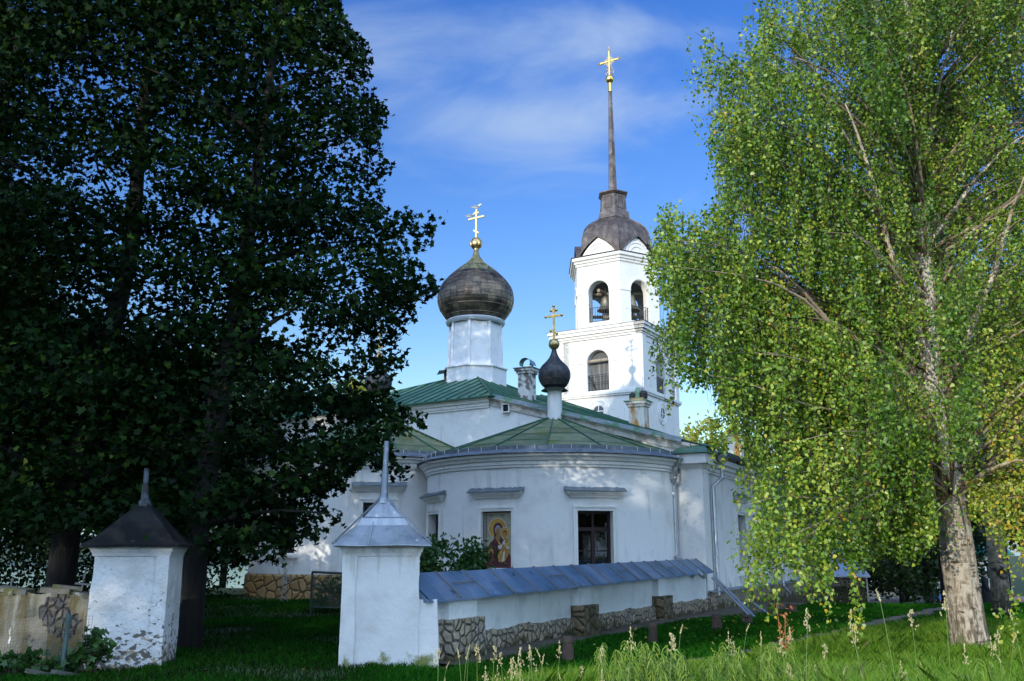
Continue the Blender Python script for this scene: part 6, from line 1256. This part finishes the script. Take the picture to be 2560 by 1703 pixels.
# ------------------------------------------------------------------ bushes and low plants
def bush(name, label, cat, c, r, n, lsize, lm, nc=40, tmpl=LEAF_OVAL, stems=9, group=None):
    g = thing(name, label, cat, (c[0], c[1], hz1(c[0], c[1])), group); b0 = Vector(g.location)
    C_ = ellipsoid(c, r, nc, .25); m = MB()
    for q in C_[:stems]: m.tube([b0+Vector(((q[0]-b0.x)*.25, (q[1]-b0.y)*.25, 0)), Vector(q)*.6+b0*.4+Vector((0, 0, .1)), q], [.012, .009, .005], 5)
    m.build('stems', TWIG, g)
    per = rng.multinomial(n, np.ones(nc)/nc); L = np.repeat(C_, per, 0)+rng.normal(size=(n, 3))*np.array(r)*.2; L[:, 2] = np.maximum(L[:, 2], b0.z+.05)
    fast_mesh('foliage', leaves(L, lsize, tmpl, .45), len(tmpl), n, np.clip(rng.beta(2, 2.5, n), 0, 1), lm, g); return g
q = at(1120, 1400, 17.6); 
bush('shrub', 'dark green leafy shrub behind the coping between the gate pillar and the icon', 'shrub', (q[0], 17.6, 1.28), (.75, .6, .62), 2600, .11, BUSHL)
q = at(1065, 1400, 16.6); bush('shrub', 'dark green shrub tight behind the galvanised gate pillar', 'shrub', (q[0], 16.6, 1.2), (.34, .4, .58), 1100, .11, BUSHL)
bush('shrub', 'dark shrub growing through the green mesh railing', 'shrub', (-4.7, 25.6, .5), (.7, .4, .5), 1000, .12, BUSHL)
q = at(225, 1640, 13.5); bush('raspberry_plant', 'leafy bramble against the foot of the sooty gate pillar', 'plant', (q[0], 13.5, .26), (.26, .2, .32), 240, .15, BUSHL, 14, LEAF_MAPLE*.8)
q = at(40, 1690, 13.3); bush('raspberry_plant', 'low bramble at the very left under the broken wall', 'plant', (q[0], 13.3, .12), (.55, .25, .2), 420, .15, BUSHL, 20, LEAF_MAPLE*.8)
q = at(120, 1660, 13.5); bush('raspberry_plant', 'bramble in front of the wire mesh by the green post', 'plant', (q[0], 13.4, .12), (.35, .25, .2), 260, .14, BUSHL, 14, LEAF_MAPLE*.8)
# nettles in the foreground
def nettle_mesh(seed, hgt):
    r = random.Random(seed); st = MB(); lv = MB(); pts = [Vector((.03*math.sin(k*.7+seed), .03*math.cos(k*.5), hgt*k/6)) for k in range(7)]
    st.tube(pts, [.006*(1-.6*k/6) for k in range(7)], 5)
    nl = int(hgt/.046)
    for i in range(nl):
        z = hgt*(.25+.75*i/(nl-1)); k = min(5, int(z/hgt*6)); p = pts[k].lerp(pts[k+1], z/hgt*6-k); size = .082*(1-.62*(i/(nl-1))**1.6)
        for s in range(2):
            a = i*1.57+s*math.pi+r.uniform(-.3, .3); d = Vector((math.cos(a), math.sin(a), 0)); sd = Vector((-d.y, d.x, 0)); dr = r.uniform(.05, .40)
            row = []
            for t, w in ((0.08, .05), (.3, .36), (.55, .32), (.8, .17), (1, .01)):
                c = p+d*size*t+Vector((0, 0, size*(.12*t-dr*t*t))); row.append((c-sd*w*size, c+Vector((0, 0, -.03*size)), c+sd*w*size))
            for x, y in zip(row, row[1:]): lv.add([*x, *y], [(0, 1, 4, 3), (1, 2, 5, 4)], pv=min(1, max(0, .35+.5*i/nl+r.uniform(-.2, .2))))
        if i > nl*.5:
            for s in range(3): a = r.uniform(0, 6.3); lv.tube([p, p+Vector((math.cos(a)*.04, math.sin(a)*.04, -.03)), p+Vector((math.cos(a)*.06, math.sin(a)*.06, -.08))], .005, 4, pv_(lv))
    return st, lv
def pv_(x): return 0
protos = []
NL = ('leafy nettle in the clump at the bottom of the meadow', 'tall leafy nettle in the clump at the bottom of the meadow', 'short leafy nettle in the clump at the bottom of the meadow')
for s, h in ((1, 1.0), (2, .92), (3, 1.06)):
    st, lv = nettle_mesh(s, h); t = thing('nettle', 'leafy stinging nettle in the sunlit clump at the bottom of the photo', 'nettle', (0, 0, 0), 'nettles in the foreground'); st.build('stem', STALK, t, smooth=2); lv.build('leaves', NETTLEL, t); protos.append(t)
used = [False]*3; nr = np.random.default_rng(21); spots = []
for i in range(210):
    y = nr.uniform(7.4, 10.5); px = nr.uniform(1490, 2010) if i % 4 else nr.uniform(1900, 2480); x = (px-1280)/2336*y; spots.append((x, y))
for i, (x, y) in enumerate(spots):
    top = 1703-(nr.uniform(0, 112) if x/y*2336+1280 < 1950 else nr.uniform(-10, 70)); want = EYE-(top-1387)/2336*y-hz1(x, y); k = int(nr.integers(3)); s = max(.45, want/(1., .92, 1.06)[k]); loc = (x, y, hz1(x, y))
    if not used[k]: protos[k].location = loc; protos[k].scale = (s,)*3; used[k] = True
    else: dup(protos[k], loc, nr.uniform(0, 6.28), s)
# flowering grass stalks
def stalk(seed, kind):
    r = random.Random(seed); H_ = 1.0; b = r.uniform(.04, .14); pts = [Vector((b*(k/7)**2, 0, H_*k/7)) for k in range(8)]
    st = MB(); st.tube(pts, [.0038-.0022*k/7 for k in range(8)], 4)
    for a, z, L in ((r.uniform(0, 6), .35, .3), (r.uniform(0, 6), .52, .24)): d = Vector((math.cos(a), math.sin(a), 0)); st.add([pts[int(z*7)]+d*0, pts[int(z*7)]+d*L*.5+Vector((.006, .006, L*.55)), pts[int(z*7)]+d*L*1.0+Vector((0, 0, L*.45)), pts[int(z*7)]+d*L*.5+Vector((-.006, -.006, L*.5))], [(0, 1, 2, 3)])
    hd = MB(); tip = pts[-1]
    if kind == 0:
        for k in range(9): t = k/9; hd.ball(tuple(tip+Vector((b*.25*t+r.uniform(-.006, .006), r.uniform(-.006, .006), t*.075))), .0062*(1-.5*t), 6, sz=1.6)
    elif kind == 1:
        for k in range(7):
            a = r.uniform(0, 6.3); t = k/7; c = pts[6].lerp(pts[7], .1+.9*t)+Vector((math.cos(a)*.028*(1-t), math.sin(a)*.028*(1-t), .01))
            for j in range(5): hd.ball(tuple(c+Vector((r.uniform(-.011, .011), r.uniform(-.011, .011), r.uniform(-.012, .016)))), .0058, 5, sz=1.4)
    else:
        for k in range(26):
            t = r.random(); a = r.uniform(0, 6.3); w = .055*(1-t)*r.random(); hd.ball(tuple(pts[6].lerp(tip, .2)+Vector((math.cos(a)*w, math.sin(a)*w, t*.15))), .0055, 5, sz=1.8)
    return st, hd
sp_ = []
for k in range(6):
    st, hd = stalk(k, k % 3); t = thing('grass_stalk', 'tall flowering grass stalk with a pale seed head in the foreground meadow', 'grass stalk', (0, 0, 0), 'flowering grass stalks'); st.build('stem', STALK, t, smooth=2); hd.build('seed_head', SEED, t, smooth=2); sp_.append(t)
usedk = [False]*6; sr = np.random.default_rng(8)
big = [(1005, 1525, 8), (1078, 1590, 7.5), (1275, 1470, 8), (1205, 1520, 7.5), (1150, 1555, 7.6), (1400, 1540, 7.2), (1545, 1440, 8.), (1562, 1455, 8.4), (1650, 1450, 8.5), (1740, 1470, 8), (1835, 1385, 7.4), (1980, 1400, 7.6), (2050, 1365, 7.5), (2098, 1385, 8), (2165, 1355, 7.8), (2350, 1410, 8), (2290, 1440, 7.4), (2230, 1480, 7.2), (1690, 1440, 9), (1905, 1470, 8)]
allp = [(px*1.08613, py*1.08613, y) for px, py, y in big]+[(sr.uniform(1090, 1500), sr.uniform(1590, 1700), sr.uniform(6.6, 9.2)) for _ in range(26)]+[(sr.uniform(1480, 2560), sr.uniform(1560, 1690), sr.uniform(6.6, 9.5)) for _ in range(20)]
for i, (px, py, y) in enumerate(allp):
    k = i % 6; q = at(px, py, y); x = q[0]; z = hz1(x, y); s = max(.4, (q[2]-z)/1.05); loc = (x, y, z)
    if not usedk[k]: sp_[k].location = loc; sp_[k].scale = (s,)*3; sp_[k].rotation_euler = (0, 0, sr.uniform(0, 6.3)); usedk[k] = True
    else: dup(sp_[k], loc, sr.uniform(0, 6.3), s)
dk = thing('dock_plant', 'dried orange brown dock stalk standing over the path in the meadow', 'plant', (4.1, 14.3, 0)); m = MB()
for k in range(3): m.tube([(4.05+.06*k, 14.3, 0), (4.02+.08*k, 14.3, .5), (4.0+.12*k, 14.3, .95-.2*k)], .006, 5)
m.build('stem', DRYLEAF, dk); L = np.stack([rng.normal(4.05, .06, 60), rng.normal(14.3, .05, 60), rng.uniform(.2, .95, 60)], 1); fast_mesh('foliage', leaves(L, .07, LEAF_OVAL, None, .4), 6, 60, np.full(60, .5), DRYLEAF, dk)

# ------------------------------------------------------------------ grass
pl = np.array(PATH)
def path_side(x, y):                           # distance right of the path line (positive towards the birch)
    best = np.full(len(x), 1e9); side = np.zeros(len(x))
    for a, b in zip(pl, pl[1:]):
        d = b-a; L = np.linalg.norm(d); d = d/L; t = np.clip((x-a[0])*d[0]+(y-a[1])*d[1], 0, L); ddx = x-a[0]-d[0]*t; ddy = y-a[1]-d[1]*t; ds = np.hypot(ddx, ddy); s = ddx*d[1]-ddy*d[0]; c = ds < best; best = np.where(c, ds, best); side = np.where(c, np.sign(s)*ds, side)
    return side
def blades(name, X, Y, H, Wd, pv, material, label=None):
    n = len(X); a = rng.uniform(0, 2*np.pi, n); lean = rng.normal(0, .45, (n, 2))*H[:, None]; z = hz(X, Y); wx, wy = np.cos(a)*Wd/2, np.sin(a)*Wd/2
    P = np.zeros((n, 5, 3)); P[:, 0] = np.stack([X-wx, Y-wy, z-.01], 1); P[:, 1] = np.stack([X+wx, Y+wy, z-.01], 1)
    mx, my = X+lean[:, 0]*.35, Y+lean[:, 1]*.35; P[:, 2] = np.stack([mx+wx*.7, my+wy*.7, z+H*.6], 1); P[:, 3] = np.stack([X+lean[:, 0], Y+lean[:, 1], z+H], 1); P[:, 4] = np.stack([mx-wx*.7, my-wy*.7, z+H*.6], 1)
    o = fast_mesh(name, P.reshape(-1, 3), 5, n, pv, material, kind='stuff')
    if label: o['label'] = label
    return o
iC = np.array(CH.inverted())
def uvof(x, y): return iC[0, 0]*x+iC[0, 1]*y+iC[0, 3], iC[1, 0]*x+iC[1, 1]*y+iC[1, 3]
def lawn_ok(x, y):
    u, v = uvof(x, y); s = path_side(x, y); wd = .62+1.25*sm((v+3.5)/3)
    return ~((u > 4.4) & (u < 5.0+wd*.96) & (v > -15.6)) & (np.abs(s) > .30+.14*np.sin(x*3+y*2)) & ~((v > -3.8) & (u < 5) & (u > -5.2))
N = 340000; y = rng.uniform(0, 1, N); y = 10.5+26*y**1.25; px = rng.uniform(-40, 2600, N); x = (px-1280)/2336*y; s = path_side(x, y)
ok = lawn_ok(x, y) & ((s < 0) | (y > 21)); x, y = x[ok], y[ok]
patch = np.array([noise.noise(Vector((a*.55, b*.55, 0))) for a, b in zip(x[::1], y[::1])])
bald = rng.random(len(x)) < np.where(x < -2.2, np.clip(.25-patch*1.2, 0, .75), 0); x, y, patch = x[~bald], y[~bald], patch[~bald]
h = (.06+.05*rng.random(len(x)))*(1+.6*np.clip(patch, -.3, .6)); blades('lawn', x, y, h, .006+.0006*y, np.clip(.46+.35*patch+rng.normal(0, .18, len(x))-.30*sm((-1.2-x)/1.5), 0, 1), LAWNG, 'short dark green lawn between the path and the church wall')  # towards the gate the maples' shade is put into the blade colour
N = 230000; y = 9.6+12.5*rng.uniform(0, 1, N)**1.1; px = rng.uniform(1240, 2640, N); x = (px-1280)/2336*y; s = path_side(x, y); ok = (s > .26+.18*np.sin(x*4)) & (np.hypot(x-7.88, y-16.4) > .4); x, y, s = x[ok], y[ok], s[ok]
patch = np.array([noise.noise(Vector((a*.7, b*.7, 5))) for a, b in zip(x, y)])
h = (.10+.16*rng.random(len(x)))*(1+1.1*np.clip(patch, -.35, .6))*np.clip(.35+s*.6, .35, 1)*np.where(y < 12, 1.35, 1); blades('meadow_grass', x, y, h, .004+.0005*y, np.clip(.42+.3*patch+rng.normal(0, .2, len(x)), 0, 1), MEADOWG, 'sunlit uncut grass around the birch')
N = 30000; y = rng.uniform(6.4, 10.5, N); px = np.where(rng.random(N) < .35, rng.uniform(1060, 1700, N), rng.uniform(1640, 2640, N)); x = (px-1280)/2336*y; edge = np.where(px < 1500, -.10, np.where(px < 1950, -.02, .06))
need = EYE-316/2336*y-hz(x, y); h = np.maximum(.3, need+edge+rng.normal(0, .055, N)); ok = h > need-.05; x, y, h = x[ok], y[ok], h[ok]
blades('foreground_grass', x, y, h, .006+.004*rng.random(len(x)), np.clip(.45+rng.normal(0, .22, len(x)), 0, 1), MEADOWG, 'tall foreground grass at the bottom edge')

N = 900; y = rng.uniform(11, 27, N); x = rng.normal(6.2, 3.2, N); ok = lawn_ok(x, y); x, y = x[ok], y[ok]
P_ = np.stack([x, y, hz(x, y)+rng.uniform(.03, .09, len(x))], 1); o = fast_mesh('fallen_leaves', leaves(P_, .06, LEAF_BIRCH, .8), 6, len(P_), rng.uniform(.7, 1, len(P_)), BIRCHL, kind='stuff'); o['label'] = 'yellow birch leaves fallen on the lawn and the path'
